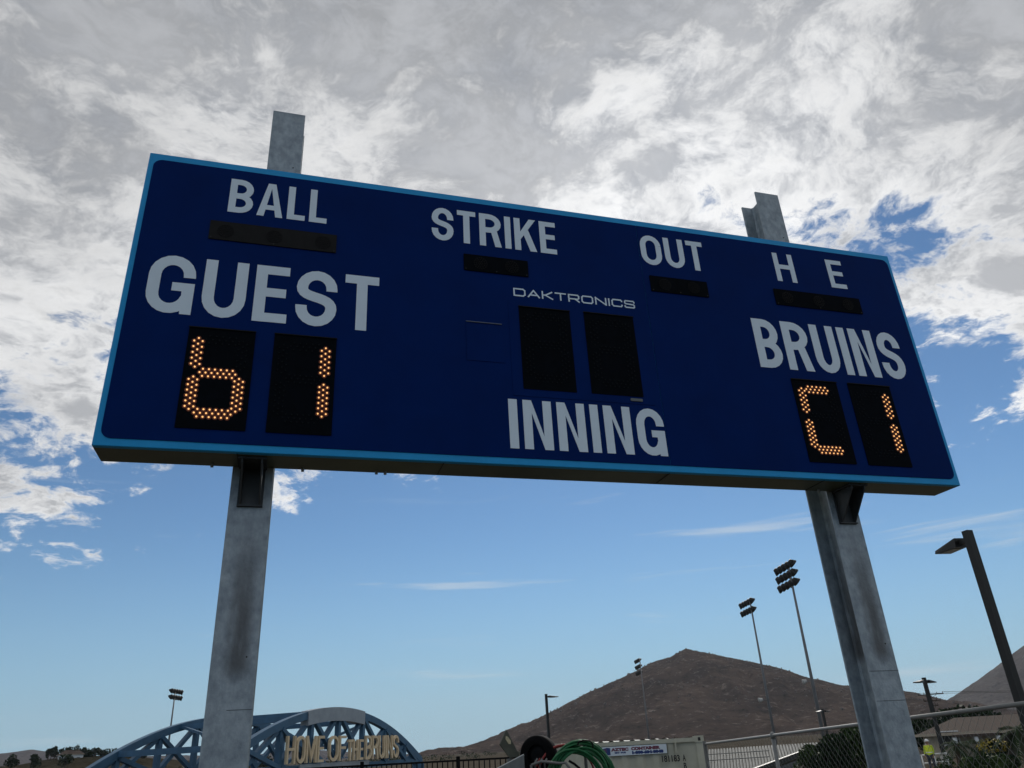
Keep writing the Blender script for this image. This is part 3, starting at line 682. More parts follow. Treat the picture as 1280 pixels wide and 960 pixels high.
# ================================================================== SHIPPING CONTAINER
CR = at_dist(879, 925, 17.0)
_a = azim(879, 925)-rad(1.5); CX = np.array([math.cos(_a), -math.sin(_a)]); CLEN = 2.99; CLf = CR[:2]-CX*CLEN
CN = np.array([CX[1], -CX[0]])                                       # outward normal of the long side (towards the camera)
if CN @ (CAM[:2]-CR[:2]) < 0: CN = -CN
CT = 2.545
def cp(s, d, z): p = CLf+CX*s+CN*d; return (p[0], p[1], z)
def container():
    r = empty('shipping_container', cp(CLEN/2, -1.2, 0), 'beige corrugated steel shipping container with a hire company sign', 'container'); K = Local(r)
    def wall(pa, pb, flip, nm='side_wall'):
        # corrugated sheet from pa to pb (s,d) with trapezoid ribs going inwards
        a, b = Vector(cp(*pa, 0)), Vector(cp(*pb, 0)); L_ = (b-a).length; t = (b-a)/L_; nn = Vector((t.y, -t.x, 0))*flip
        prof = []; x = .12
        while x < L_-.12-.30:
            prof += [(x, 0), (x+.10, 0), (x+.16, -.036), (x+.25, -.036)]; x += .31
        prof = [(0.05, 0)]+prof+[(L_-.05, 0)]
        vs = []
        for x, d in prof:
            p = a+t*x+nn*(d-.03); vs += [(p.x, p.y, .16), (p.x, p.y, CT-.09)]
        K.part(MB().add(vs, [(2*i, 2*i+2, 2*i+3, 2*i+1) for i in range(len(prof)-1)]), nm, M_CONT)
    wall((0, 0), (CLEN, 0), 1 if (Vector((CX[1], -CX[0]))).dot(Vector(CN)) > 0 else -1)
    wall((0, -2.44), (CLEN, -2.44), -1 if (Vector((CX[1], -CX[0]))).dot(Vector(CN)) > 0 else 1)
    fl = 1 if (Vector((CX[1], -CX[0]))).dot(Vector(CN)) > 0 else -1
    wall((CLEN, 0), (CLEN, -2.44), fl, 'end_wall'); wall((0, 0), (0, -2.44), -fl, 'end_wall')
    for s, d in ((.075, -.075), (CLEN-.075, -.075), (.075, -2.365), (CLEN-.075, -2.365)):
        K.part(MB().bar(cp(s, d, .118), cp(s, d, CT-.118), .15, .15, (CX[0], CX[1], 0)), 'corner_post', M_CONT)
        for z in (.06, CT-.055):
            c = K.part(MB().bar(cp(s-.089, d, z), cp(s+.089, d, z), .178, .118), 'corner_casting', M_CONT)
            sg = 1 if d > -1 else -1
            K.part(MB().bar(cp(s, d+sg*.086, z), cp(s, d+sg*.0895, z), .05, .062), 'casting_hole', M_INK, parent=c)
    for d in (-.03, -2.41):
        K.part(MB().bar(cp(.16, d, CT-.06), cp(CLEN-.16, d, CT-.06), .06, .075), 'top_rail', M_CONT); K.part(MB().bar(cp(.16, d, .1), cp(CLEN-.16, d, .1), .06, .16), 'bottom_rail', M_CONT)
    for s in (.03, CLEN-.03):
        K.part(MB().bar(cp(s, -.15, CT-.06), cp(s, -2.29, CT-.06), .06, .1), 'top_rail', M_CONT); K.part(MB().bar(cp(s, -.15, .1), cp(s, -2.29, .1), .06, .16), 'bottom_rail', M_CONT)
    prof = [(.16, CT-.035)]; x = .25
    while x < CLEN-.36: prof += [(x, CT-.035), (x+.05, CT-.004), (x+.11, CT-.004), (x+.16, CT-.035)]; x += .212
    prof += [(CLEN-.16, CT-.035)]; vs = []
    for x, z in prof: vs += [cp(x, -.01, z), cp(x, -2.43, z)]
    K.part(MB().add(vs, [(2*i, 2*i+1, 2*i+3, 2*i+2) for i in range(len(prof)-1)]), 'roof', mat('roof_paint', (0.5, 0.49, 0.42), 0.5, 0, 0.1, 3))
    # hire company sign and stencilled numbers, located from the photograph on the wall plane
    p0 = cp(0, 0.004, 0)
    def sz(px, py): P = on_plane(px, py, p0, (CN[0], CN[1], 0)); return (P[:2]-CLf) @ CX, P[2]
    (s1, z1), (s2, z2) = sz(745, 933.0), sz(832.5, 928.0); (s3, z3), (s4, z4) = sz(756, 946.5), sz(832.5, 940.5)
    top = (z1+z2)/2-.01; bot = (z3+z4)/2; top = min(top, CT-.11); w = s2-s1; hgt = top-bot
    sg = K.part(MB().bar(cp(s1, .006, (top+bot)/2), cp(s2, .006, (top+bot)/2), .012, hgt), 'sign_panel', M_SIGNW, label='pale sign reading AZTEC CONTAINER with a telephone number')
    pl = lambda x, y, d: cp(x, .0135, y)
    def line(txt, xa, xb, y, size, m, bold=.0):
        mb, wd = font_mesh(txt, lambda x, y_, d: (x, y_, 0), size, 0, 0, bold); k = (xb-xa)/max(wd, 1e-3)
        K.part(MB().add([cp(xa+v[0]*k, .0135, y+v[1]) for v in mb.v], mb.f), 'print', m, parent=sg)
    line('AZTEC', s1+w*.22, s1+w*.46, bot+hgt*.52, hgt*.42, M_SIGNR, .006); line('CONTAINER', s1+w*.50, s1+w*.91, bot+hgt*.53, hgt*.42, M_SIGNR, .006)
    line('1-800-634-8048', s1+w*.50, s1+w*.95, bot+hgt*.12, hgt*.38, M_SIGNB, .007); line('RENT  SALES', s1+w*.26, s1+w*.42, bot+hgt*.25, hgt*.2, M_SIGNB, .003)
    mb = MB(); X = lambda u, v: cp(s1+w*u, .014, bot+hgt*v)
    mb.add([X(.06, .75), X(.16, .92), X(.20, .85), X(.20, .12), X(.12, .08), X(.065, .32)], [(0, 1, 2, 3, 4, 5)]); K.part(mb, 'emblem', M_SIGNB, parent=sg)
    mb = MB(); X = lambda u, v: cp(s1+w*u, .0148, bot+hgt*v); mb.add([X(.085, .68), X(.15, .76), X(.15, .66), X(.085, .58), X(.085, .48), X(.15, .54), X(.15, .44), X(.085, .38)], [(3, 2, 1, 0), (7, 6, 5, 4)]); K.part(mb, 'emblem_bar', M_SIGNR, parent=sg)
    sa, za = sz(826.5, 952.5); sb_, zb_ = sz(849.5, 945.5); hc = .115
    line('181183', sa, sb_, za-.0, hc*1.35, M_INK, .004)
    sa, za = sz(854, 951); line('A', sa, sa+.055, za, hc*1.35, M_INK, .004); sa, za = sz(855, 961); line('B', sa, sa+.06, za, hc*1.3, M_INK, .004)
    sc, zc_ = sz(845.5, 939.5); K.part(MB().bar(cp(sc-.02, .02, zc_), cp(sc+.02, .02, zc_), .05, .04), 'vent', M_CONT); K.part(MB().bar(cp(sc-.014, .02, zc_+.09), cp(sc+.014, .02, zc_+.09), .05, .14), 'vent', M_CONT)
container()

# ================================================================== CHAIN LINK FENCE
def chain_fence():
    pA = at_dist(881, 930, 16.3); pB = FENCE_B
    a, b = Vector(pA), Vector(pB); dirv = (b-a).normalized(); b2 = b+dirv*2.6; L_ = (b2-a).length
    r = empty('chain_link_fence', (a.x, a.y, 0), 'galvanised chain link fence running from the beige container', 'fence'); FL = Local(r)
    M_F = mat('fence_pipe', (0.20, 0.205, 0.20), 0.6, 0.2, 0.15, 4)
    FL.part(MB().tube([a, b2], .021, 10), 'top_rail', M_F, True)
    pts = []; k = 0
    while k*3.05 < L_+.1:
        p = a+dirv*min(k*3.05, L_); g = ground_z(p.x, p.y); po = FL.part(MB().tube([(p.x, p.y, g-.1), (p.x, p.y, p.z+(.03 if k else .05))], .030 if k else .038, 10), 'fence_post', mat('fence_post_dark', (0.10, 0.105, 0.10), 0.5, 0.3, 0.2, 4) if k != 1 else M_F, True)
        FL.part(MB().tube([(p.x, p.y, p.z-.045), (p.x, p.y, p.z+.03), (p.x, p.y, p.z+.05)], [.036, .036, .012], 10), 'post_cap', M_F, True, parent=po); k += 1
    mb = MB(); st = .058; hpitch = .058; n = int(L_/st); perp = Vector((dirv.y, -dirv.x, 0)).normalized()*.004; wr = .0017
    for i in range(n):
        base = a+dirv*(st*i); g = ground_z(base.x, base.y)+.03; nz = int((base.z-.02-g)/hpitch); zs = []
        for j in range(nz+1):
            q = base+dirv*(st*.5*(1 if (j+i) % 2 else -1)+st*.5)+perp*(1 if (j+i) % 2 else -1); zs.append(Vector((q.x, q.y, base.z-.015-j*hpitch)))
        for p, q in zip(zs[:-1], zs[1:]):
            t = (q-p).normalized(); x = t.cross(perp.normalized())*wr; y = perp.normalized()*wr
            mb.add([p+x, p-x*.5+y*.87, p-x*.5-y*.87, q+x, q-x*.5+y*.87, q-x*.5-y*.87], [(0, 1, 4, 3), (1, 2, 5, 4), (2, 0, 3, 5)])
    FL.part(mb, 'wire_mesh', mat('mesh_wire', (0.20, 0.21, 0.20), 0.6, 0.3), kind='stuff')
    mb = MB(); p = a; q = a+dirv*1.0
    FL.part(MB().tube([(p.x, p.y, p.z-.25), (q.x, q.y, .3)], .012, 8), 'brace_rod', M_F)
chain_fence()

# ================================================================== EQUIPMENT TRAILER, WHEEL, PLATE, HOSES
TD = 9.5
def trailer():
    c = at_dist(690, 960, TD); ex = Vector(ray(740, 950)-ray(640, 955)); ex.z = 0; ex.normalize(); ey = Vector((-ex.y, ex.x, 0))
    o = Vector((c[0], c[1], 0)); r = empty('equipment_trailer', tuple(o), 'grey steel equipment trailer with raised side panels, below the tyre and hoses', 'trailer'); T = Local(r)
    P = lambda u, v, z: o+ex*u+ey*v+Vector((0, 0, z))
    T.part(MB().bar(P(-1.3, .75, .62), P(1.0, .75, .62), 1.7, .1), 'bed', M_STEEL)
    for v in (-.1, 1.6): T.part(MB().bar(P(-1.3, v, 1.25), P(1.0, v, 1.25), .05, 1.2), 'side_panel', M_STEEL)
    T.part(MB().bar(P(1.0, -.1, 1.25), P(1.0, 1.6, 1.25), .05, 1.2), 'end_panel', M_STEEL)
    # sloping hinged panel whose bright top edge rises to the right
    a, b = on_plane(612, 966, P(0, .1, 0), ey), on_plane(655, 943.5, P(0, .1, 0), ey)
    a, b = Vector(a), Vector(b)
    T.part(MB().prism([a, b, Vector((b.x, b.y, 1.80)), Vector((a.x, a.y, 1.80))], ey*.04), 'ramp_panel', M_STEEL)
    T.part(MB().tube([a+ey*.02, b+ey*.02], .011, 8), 'ramp_edge', mat('bright_edge', (0.45, 0.46, 0.45), 0.4, 0.5))
    for u in (-.75, .45):
        for v in (-.02, 1.52):
            w = T.part(MB().lathe(P(u, v, .36), [(.2, -.1), (.33, -.1), (.36, -.06), (.36, .06), (.33, .1), (.2, .1), (.2, -.1)], ey), 'wheel', M_RUBBER, True)
            T.part(MB().lathe(P(u, v, .36), [(.0, -.07), (.19, -.09), (.2, .0), (.0, .02)], ey), 'rim', M_STEEL, True, parent=w)
    # rack that carries the hose coil
    hp = Vector(on_plane(731, 931, P(0, .25, 0), ey))
    T.part(MB().tube([P(.30, .45, 1.2), Vector((hp.x, hp.y, 1.2))+ey*.1, Vector((hp.x, hp.y, hp.z-.05))+ey*.1], .02, 8), 'rack_post', M_STEEL)
    T.part(MB().tube([Vector((hp.x, hp.y, hp.z-.06))+ey*.1, Vector((hp.x, hp.y, hp.z-.06))-ey*.12, Vector((hp.x, hp.y, hp.z-.0))-ey*.14], .016, 8), 'rack_hook', M_STEEL)
    rail0, rail1 = Vector(on_plane(664, 956.5, P(0, .0, 0), ey)), Vector(on_plane(707, 953.5, P(0, .0, 0), ey))
    T.part(MB().tube([rail0, rail0+(rail1-rail0)*.3+Vector((0, 0, .03)), rail1-(rail1-rail0)*.2, rail1, rail1+ex*.07-Vector((0, 0, .1)), Vector((rail1.x+ex.x*.1, rail1.y+ex.y*.1, 1.7))], .016, 8), 'handrail', M_STEEL, True)
    T.part(MB().tube([rail0, Vector((rail0.x, rail0.y, 1.8))], .014, 8), 'rail_post', M_STEEL)
    for px in (669, 675, 681):
        q = Vector(on_plane(px, 957, P(0, .02, 0), ey)); T.part(MB().tube([q-Vector((0, 0, .05)), q+Vector((0, 0, .03)), q+ex*.03+Vector((0, 0, .07))], .011, 6), 'clamp', M_STEEL, True)
    T.part(MB().bar(P(-.9, .75, .5), P(-2.3, .75, .5), .1, .1), 'drawbar', M_STEEL)
    # black tyre standing on the load
    cpx = Vector(on_plane(673.5, 944.5, P(0, .35, 0), ey)); rt = .215
    yo = (ey*0.92+ex*0.38).normalized()
    ty = MB().lathe(cpx, [(rt*.55, -.07), (rt*.9, -.085), (rt, -.06), (rt*1.012, -.02), (rt*1.012, .02), (rt, .06), (rt*.9, .085), (rt*.55, .07), (rt*.55, -.07)], yo, 36).build('tyre', M_RUBBER, None, True, loc=tuple(cpx))
    tag(ty, 'small black rubber tyre standing upright on the equipment trailer', 'tyre')
    h = MB().lathe(cpx, [(.0, -.03), (rt*.3, -.045), (rt*.56, -.03), (rt*.56, .03), (0, .03)], yo, 24); h.v = [(Vector(v)-cpx)[:] for v in h.v]; h.build('rim', M_BLACK, ty, True)
    st = MB().bar(Vector((cpx.x, cpx.y, 1.84)), Vector((cpx.x, cpx.y, cpx.z-rt*.6)), .3, .12); T.part(st, 'toolbox', M_BLACK)
    # diamond plate
    pts = [on_plane(x, y, P(0, .55, 0), (ey*.8-ex*.6)) for x, y in ((633, 912), (625, 930.5), (638, 947.5), (650, 945.5))]
    nn = (ey*.8-ex*.6).normalized(); cen = sum((Vector(p) for p in pts), Vector())/4
    pm = MB().prism([Vector(p)-cen for p in pts], nn*.02); pl = pm.build('steel_plate', M_OLIVE, loc=None); pl.location = cen
    tag(pl, 'olive grey steel plate standing on its corner beside the small tyre', 'plate')
    dp = [on_plane(x, y, Vector(pts[0])-nn*.004, nn) for x, y in ((632.5, 920), (635, 921), (638.5, 926), (638.5, 930), (636, 930), (632, 924))]
    MB().prism([Vector(p)-cen for p in dp], nn*.003).build('decal', M_YELLOWED, pl)
    T.part(MB().bar(Vector((cen.x, cen.y, 1.80)), Vector((cen.x, cen.y, cen.z-.12)), .08, .03), 'stanchion', M_STEEL)
    # green hose coil hung on the hook
    cc = Vector(on_plane(727.5, 971, P(0, .12, 0), ey)); hose = empty('garden_hose', tuple(cc), 'coiled green hose hanging in front of the beige container', 'hose'); HL = Local(hose)
    rnd = random.Random(3)
    def coil(n, r0, dr, thick, dv, cx, rr=None, sq=1.0):
        pts = []
        for i in range(n):
            R_ = r0+dr*rnd.uniform(-1, 1); ox = rnd.uniform(-.02, .02); oz = rnd.uniform(-.018, .018); vv = dv*rnd.uniform(-1, 1); ph = rnd.uniform(0, 6)
            for k in range(28):
                a = 2*math.pi*k/28; rad_ = R_*(1+.02*math.sin(3*a+ph))
                pts.append(cx+ex*(ox+math.cos(a)*rad_)+Vector((0, 0, oz+math.sin(a)*rad_*sq))+ey*(vv+.02*math.sin(a+ph)))
        return pts
    R0 = .345
    HL.part(MB().tube(coil(20, R0-.03, .042, .0125, .075, cc), .0125, 7), 'coil', M_HOSE, True)
    HL.part(MB().tube(coil(5, R0-.05, .035, .0125, .06, cc-ex*.085-Vector((0, 0, .05))), .0125, 7), 'coil', M_HOSE, True)
    rc = cc-ex*.17+Vector((0, 0, .0))+ey*.16
    rh = MB().tube(coil(3, R0-.01, .02, .011, .03, rc), .011, 7); rh.v = [(Vector(v)-rc)[:] for v in rh.v]; ro = rh.build('red_hose', M_RED, None, True); ro.location = rc
    tag(ro, 'coiled red hose behind the green hose coil', 'hose')
    wl = [Vector(on_plane(x, y, P(0, .02, 0), ey)) for x, y in ((722, 931), (723.5, 927.3), (729, 925.6), (737, 926), (740.5, 929), (741.5, 935))]
    sm = []
    for i in range(len(wl)-1):
        for k in range(5): sm.append(wl[i].lerp(wl[i+1], k/5))
    HL.part(MB().tube(sm+[wl[-1]], .009, 6), 'tie_loop', M_BLACK, True)
    bk = [Vector(on_plane(x, y, P(0, .0, 0), ey)) for x, y in ((711, 951), (718, 955), (724, 960), (730, 968))]
    HL.part(MB().tube(bk, .013, 6), 'hose_end', M_BLACK, True)
    T.part(MB().bar(cc+ey*.2-Vector((0, 0, .33))+ex*.13, cc+ey*.2+ex*.13+Vector((0, 0, .07)), .12, .1), 'pump_box', M_BLACK)
trailer()

# ================================================================== POLES AND LIGHTS
def stadium_light(px_top, bars, arm_px, hz, dist, label, horn=None, group='stadium floodlight poles'):
    """px_top: pixel of pole top; bars: rows of lamps; arm_px: end pixels of the upper row"""
    top = at_dist(*px_top, dist); g = ground_z(top[0], top[1]); base = Vector((top[0], top[1], g)); zt = top[2]
    r = empty('stadium_light', tuple(base), label, 'floodlight', group); K = Local(r)
    rb = .26
    K.part(MB().tube([(top[0], top[1], g), (top[0], top[1], g+(zt-g)*.5), (top[0], top[1], zt)], [rb, rb*.72, rb*.45], 12), 'pole', M_POLE, True)
    e0, e1 = Vector(at_height(*arm_px[0], zt+.0)), Vector(at_height(*arm_px[1], zt+.0))
    d = e1-e0; d.z = 0; ln = min(max(d.length, 2.2), 6.5); d.normalize(); off = (Vector((top[0], top[1], zt))-e0).dot(d)
    mid = Vector((top[0], top[1], zt)); a0 = mid-d*min(max(off, 0), ln); 
    fwd = Vector((-d.y, d.x, 0)); fwd = fwd if fwd.dot(Vector((CAM[0], CAM[1], 0))-base) < 0 or True else -fwd
    dz = hz
    for i in range(bars):
        z = zt-.1-i*dz
        arm = K.part(MB().bar(Vector((a0.x, a0.y, z)), Vector((a0.x, a0.y, z))+d*ln, .14, .14), 'crossarm', M_DARK)
        n = 5
        for k in range(n):
            p = Vector((a0.x, a0.y, z-.12))+d*(ln*(k+.5)/n); ax = (fwd*.75+Vector((0, 0, -.66))).normalized()
            lw = ln/n*.43
            lm = K.part(MB().lathe(p-ax*.35, [(.0, 0), (lw*.45, .02), (lw*.62, .25), (lw, .62), (lw*1.02, .75), (lw*.96, .72), (0, .66)], ax, 12), 'floodlight', M_DARK, True, parent=arm)
            K.part(MB().lathe(p-ax*.35, [(.0, .69), (lw*.93, .70), (lw*.93, .715), (0, .715)], ax, 12), 'lens', mat('lamp_glass', (0.30, 0.31, 0.30), 0.15), parent=arm)
    if horn:
        c = Vector(at_dist(*horn, dist)); s = .62*dist/110
        K.part(MB().bar(Vector((top[0], top[1], c.z)), c, .08*s, .08*s), 'horn_bracket', M_POLE)
        hh = Vector((c.x-top[0], c.y-top[1], 0)).normalized()
        for dx in (-.35, .35): K.part(MB().lathe(c+Vector((hh.y, -hh.x, 0))*dx*s, [(.0, -.42*s), (.30*s, -.38*s), (.36*s, -.1*s), (.52*s, .30*s), (.55*s, .36*s), (.0, .30*s)], hh+Vector((hh.y, -hh.x, 0))*dx+Vector((0, 0, -.25)), 12), 'horn_speaker', mat('horn_grey', (0.42, 0.42, 0.41), 0.6), True)
    q = zt-.3*(zt-g); K.part(MB().box(top[0]-.15, top[0]+.15, top[1]-.2-rb, top[1]-rb*.5, g+1.2, g+2.1), 'switch_box', M_POLE)
stadium_light((984.5, 703), 3, ((966, 713), (989, 699)), 1.15, 105, 'tall floodlight pole with three rows of lamps and white horn speakers', (1006, 852))
stadium_light((937, 749), 2, ((921.5, 756), (940, 746)), 1.35, 135, 'floodlight pole with two lamp rows and white speaker, beside the taller three-row pole', (951, 875))
stadium_light((799.5, 823), 3, ((790.5, 827.5), (800.5, 822)), 1.5, 215, 'distant floodlight pole with three lamp rows before the brown hill')
stadium_light((219.5, 862), 2, ((214, 861), (231, 864)), 1.2, 190, 'floodlight pole with two lamp rows above the blue arch')

def lot_lamp(px, heads, dist, r, label, arm_px):
    top = Vector(at_dist(*px, dist)); g = ground_z(top.x, top.y); t = empty('lamp_post', (top.x, top.y, g), label, 'lamp post', 'parking lot lamp posts'); K = Local(t)
    K.part(MB().tube([(top.x, top.y, g), (top.x, top.y, g+.75)], .28, 16), 'base', M_CONC, True)
    K.part(MB().bar((top.x, top.y, g+.7), (top.x, top.y, top.z), r*2, r*2, (1, 0, 0)), 'pole', M_DARK)
    for ap in arm_px:
        e = Vector(at_height(ap[0], ap[1], top.z-r*2.2)) if ap[2] is None else Vector(at_dist(ap[0], ap[1], ap[2]))
        d = e-top; d.z = 0; ln = max(min(d.length, 1.15*r/.065), (.74*r/.078 if r < .08 else 0.0)); d.normalize(); s = Vector((-d.y, d.x, 0)); z = top.z-r*2.4
        hd = ln*.68; w = .21*r/.065; th = (.085 if r < .08 else .06)*r/.065; q = Vector((top.x, top.y, z))
        K.part(MB().bar(q+d*r*.8, q+d*(ln-hd+.03), r*1.1, r*1.3), 'arm', M_DARK)
        a = q+d*(ln-hd); b = q+d*ln
        m = d*(hd*.16); u = Vector((0, 0, th))
        h = K.part(MB().hexa([a-s*w*.55-u, b-s*w*.8-u, b+s*w*.8-u, a+s*w*.55-u, a-s*w*.5+u, b-s*w*.7-u*.3, b+s*w*.7-u*.3, a+s*w*.5+u]), 'lamp_head', M_DARK)
        K.part(MB().hexa([a+m-s*w*.42-u*1.12, b-m-s*w*.55-u*1.12, b-m+s*w*.55-u*1.12, a+m+s*w*.42-u*1.12, a+m-s*w*.42-u*.9, b-m-s*w*.55-u*.9, b-m+s*w*.55-u*.9, a+m+s*w*.42-u*.9]), 'lens', mat('led_lens', (0.10, 0.10, 0.09), 0.3), parent=h)
lot_lamp((1208.5, 663.5), 1, 19.5, .078, 'large dark lamp post with one flat head rising behind the chain link fence', [(1175, 680, 20.25)])
lot_lamp((682.5, 867.5), 1, 62, .085, 'thin dark lamp post with one arm behind the small tyre', [(696, 867, 61.5)])
lot_lamp((1154.5, 847), 2, 62, .10, 'dark lamp post with two opposite heads in front of the utility pole', [(1144.5, 849, 61), (1164.5, 846.0, 63)])
lot_lamp((1027.5, 886), 2, 85, .09, 'short two-headed lamp post beside the tall floodlight pole', [(1021, 887, 84), (1034, 885, 86)])

def utility_pole():
    top = Vector(at_dist(1161.0, 864, 150)); g = ground_z(top.x, top.y); r = empty('utility_pole', (top.x, top.y, g), 'wooden utility pole with crossarms behind the two-headed lamp post', 'utility pole'); K = Local(r)
    K.part(MB().tube([(top.x, top.y, g), tuple(top)], [.2, .13], 10), 'pole', M_WOOD, True)
    d = Vector(ray(1200, 880)-ray(1150, 883)); d.z = 0; d.normalize()
    for z, l in ((top.z-.5, 1.9), (top.z-1.45, 1.25), (top.z-2.2, .7)):
        a = K.part(MB().bar(Vector((top.x, top.y-.2, z))-d*l, Vector((top.x, top.y-.2, z))+d*l, .12, .14), 'crossarm', M_WOOD)
        for k in (-.95, -.5, .5, .95): K.part(MB().tube([Vector((top.x, top.y-.2, z+.06))+d*l*k, Vector((top.x, top.y-.2, z+.32))+d*l*k], [.07, .05], 8), 'insulator', M_WOOD, parent=a)
        for s in (-1, 1): K.part(MB().bar(Vector((top.x, top.y-.2, z-.05))+d*l*.45*s, Vector((top.x, top.y-.1, z-.6)), .05, .05), 'brace', M_WOOD, parent=a)
    for k in (-.95, .95):
        p = Vector((top.x, top.y-.2, top.z-.2))+d*1.9*k; pts = []
        for i in range(13):
            u = i/12; pts.append(p+(d*.95+Vector((.25, .4, 0)))*90*u+Vector((0, 0, -4*1.6*u*(1-u)+u*2.0)))
        K.part(MB().tube(pts, .03, 5), 'wire', M_INK)
utility_pole()

# ================================================================== LOW BUILDING WITH RIBBED ROOF
def ribbed_building():
    TL, TR, BL = Vector(at_dist(872, 938.8, 65)), Vector(at_dist(1026, 929, 65)), Vector(at_dist(866, 972, 54))
    n = (TR-TL).cross(BL-TL).normalized(); n = n if n.z > 0 else -n
    P = lambda x, y: Vector(on_plane(x, y, TL, n))
    def low(xt, yt):
        # foot of a rib: leaning more and more to the right, cut by the sloping eave
        lean = .02+.40*max(0, (xt-885)/140); best = (xt+lean*(972-yt), 972)
        # eave line from (1030, 931.5) to (938, 966)
        m = (966-931.5)/(938-1030)
        # yt+k = 931.5+m*(xt+lean*k-1030)
        k = (931.5+m*(xt-1030)-yt)/(1-m*lean)
        return (xt+lean*k, yt+k) if k < 972-yt else best
    g = ground_z(BL.x, BL.y); c = (TL+TR)/2; r = empty('field_building', (c.x, c.y, g), 'low building with light grey ribbed roof seen through the chain link fence', 'building'); K = Local(r)
    e0, e1 = P(1030, 931.5), P(926, 970.5)
    K.part(MB().prism([TL, P(1029, 929), e0, e1, P(866, 975)], n*-.12), 'roof_deck', mat('roof_deck_grey', (0.03, 0.033, 0.033), 0.8, spec=.1))
    rm = mat('pale_roof_rib', (0.095, 0.105, 0.102), 0.7, 0, 0.2, 1.5, spec=.1)
    x = 876.0
    while x < 1024:
        yt = 938.8+(x-872)/(1026-872)*(929-938.8)+.3; q = low(x, yt); a, b = P(x, yt), P(*q)
        if (b-a).length > .4: K.part(MB().bar(a+n*.03, b+n*.03, .12, .12, n), 'roof_rib', rm)
        x += 3.7
    for f_ in (.30, .62):
        for (xa, xb) in ((884, 962),): K.part(MB().bar(P(xa, 938+f_*24)+n*.1, P(xb, 933+f_*24)+n*.1, .07, .05, n), 'batten', rm)
    K.part(MB().bar(e0+n*.02, e1+n*.02, .18, .3, n), 'eave_beam', M_DARK)
    d = Vector((0, 0, -.42)); K.part(MB().bar(e0+d, e1+d, .2, .30), 'fascia', mat('fascia_grey', (0.10, 0.105, 0.11), 0.8, spec=0.1))
    w0, w1 = e0+Vector((0, .6, 0)), e1+Vector((0, .6, 0)); gz = g-.5
    K.part(MB().prism([Vector((w0.x, w0.y, gz)), Vector((w1.x, w1.y, gz)), w1-Vector((0, 0, .5)), w0-Vector((0, 0, .5))], (0.1, .25, 0)), 'wall', M_STUCCO)
    K.part(MB().prism([Vector((TL.x, TL.y, gz)), Vector((TR.x, TR.y, gz)), TR-Vector((0, 0, .2)), TL-Vector((0, 0, .2))], (0, .25, 0)), 'wall', M_STUCCO)
ribbed_building()

# ================================================================== TREES AND PLANTS
def leaf_cloud(mb, c, R_, n, size, rnd, squash=1.0):
    for _ in range(n):
        while True:
            v = Vector((rnd.uniform(-1, 1), rnd.uniform(-1, 1), rnd.uniform(-1, 1)))
            if 0.25 < v.length < 1: break
        v = v.normalized()*(v.length**.6); p = Vector(c)+Vector((v.x*R_, v.y*R_, v.z*R_*squash)); s = size*rnd.uniform(.6, 1.4)
        a = Vector((rnd.gauss(0, 1), rnd.gauss(0, 1), rnd.gauss(0, .6))).normalized(); b = a.orthogonal().normalized(); b = (b*math.cos(rnd.uniform(0, 6))+a.cross(b)*math.sin(rnd.uniform(0, 6)))
        mb.add([p-a*s, p-b*s*.45, p+a*s, p+b*s*.45], [(0, 1, 2, 3)])
def tree(base, h, cr, label, seed, m=None, group=None, name='tree', lobes=9, leaves=260, trunk_h=.35, squash=.8, leaf=None, cat='tree'):
    rnd = random.Random(seed); b = Vector(base); r = empty(name, tuple(b), label, cat, group); K = Local(r); m = m or M_LEAFD
    tr = MB(); tk = h*.028+.04; fork = b+Vector((rnd.uniform(-.1, .1)*h*.3, 0, h*trunk_h)); tr.tube([b-Vector((0, 0, .2)), b.lerp(fork, .5), fork], [tk*1.3, tk, tk*.8], 8)
    cr_ = MB(); cz = h*(trunk_h+1)/2
    for i in range(lobes):
        a = rnd.uniform(0, 6.283); q = cr*.62*math.sqrt(rnd.random()); z = h*trunk_h+(h*(1-trunk_h))*(.15+.72*rnd.random()); q *= 1.15-.6*((z-h*trunk_h)/(h*(1-trunk_h)))
        c = b+Vector((math.cos(a)*q, math.sin(a)*q, z)); lr = cr*rnd.uniform(.32, .5)
        tr.tube([fork, fork.lerp(c, .6)+Vector((0, 0, h*.03)), c], [tk*.6, tk*.38, tk*.15], 6); leaf_cloud(cr_, c, lr, leaves, leaf or cr*.085, rnd, squash)
    K.part(tr, 'trunk', M_BARK); K.part(cr_, 'crown', m)
    return r
def palm(base, h, label, seed, group=None):
    rnd = random.Random(seed); b = Vector(base); r = empty('palm_tree', tuple(b), label, 'palm', group); K = Local(r); top = b+Vector((.05*h, 0, h))
    K.part(MB().tube([b-Vector((0, 0, .1)), b.lerp(top, .5)+Vector((.02*h, 0, 0)), top], [.22, .16, .15], 8), 'trunk', M_BARK)
    for i in range(16):
        a = 6.283*i/16+rnd.uniform(-.2, .2); el = rnd.uniform(-.5, 1.0); ln = h*.42*rnd.uniform(.8, 1.1)+.5; d = Vector((math.cos(a), math.sin(a), 0)); mb = MB(); pts = []
        for k in range(7):
            u = k/6; pts.append(top+d*ln*u*math.cos(el*.7)+Vector((0, 0, ln*(math.sin(el)*u-.75*u*u))))
        for k in range(6):
            p, q = pts[k], pts[k+1]; s = d.cross(Vector((0, 0, 1)))
            for j in range(3):
                c = p.lerp(q, j/3); w = ln*.20*math.sin(math.pi*min(1, (k+j/3+.6)/6.8))+.03
                for sg in (-1, 1): mb.add([c, c+(q-p)*.28, c+s*sg*w+(q-p)*.5-Vector((0, 0, w*.5))], [(0, 1, 2)])
        K.part(mb, 'frond', M_PALM)
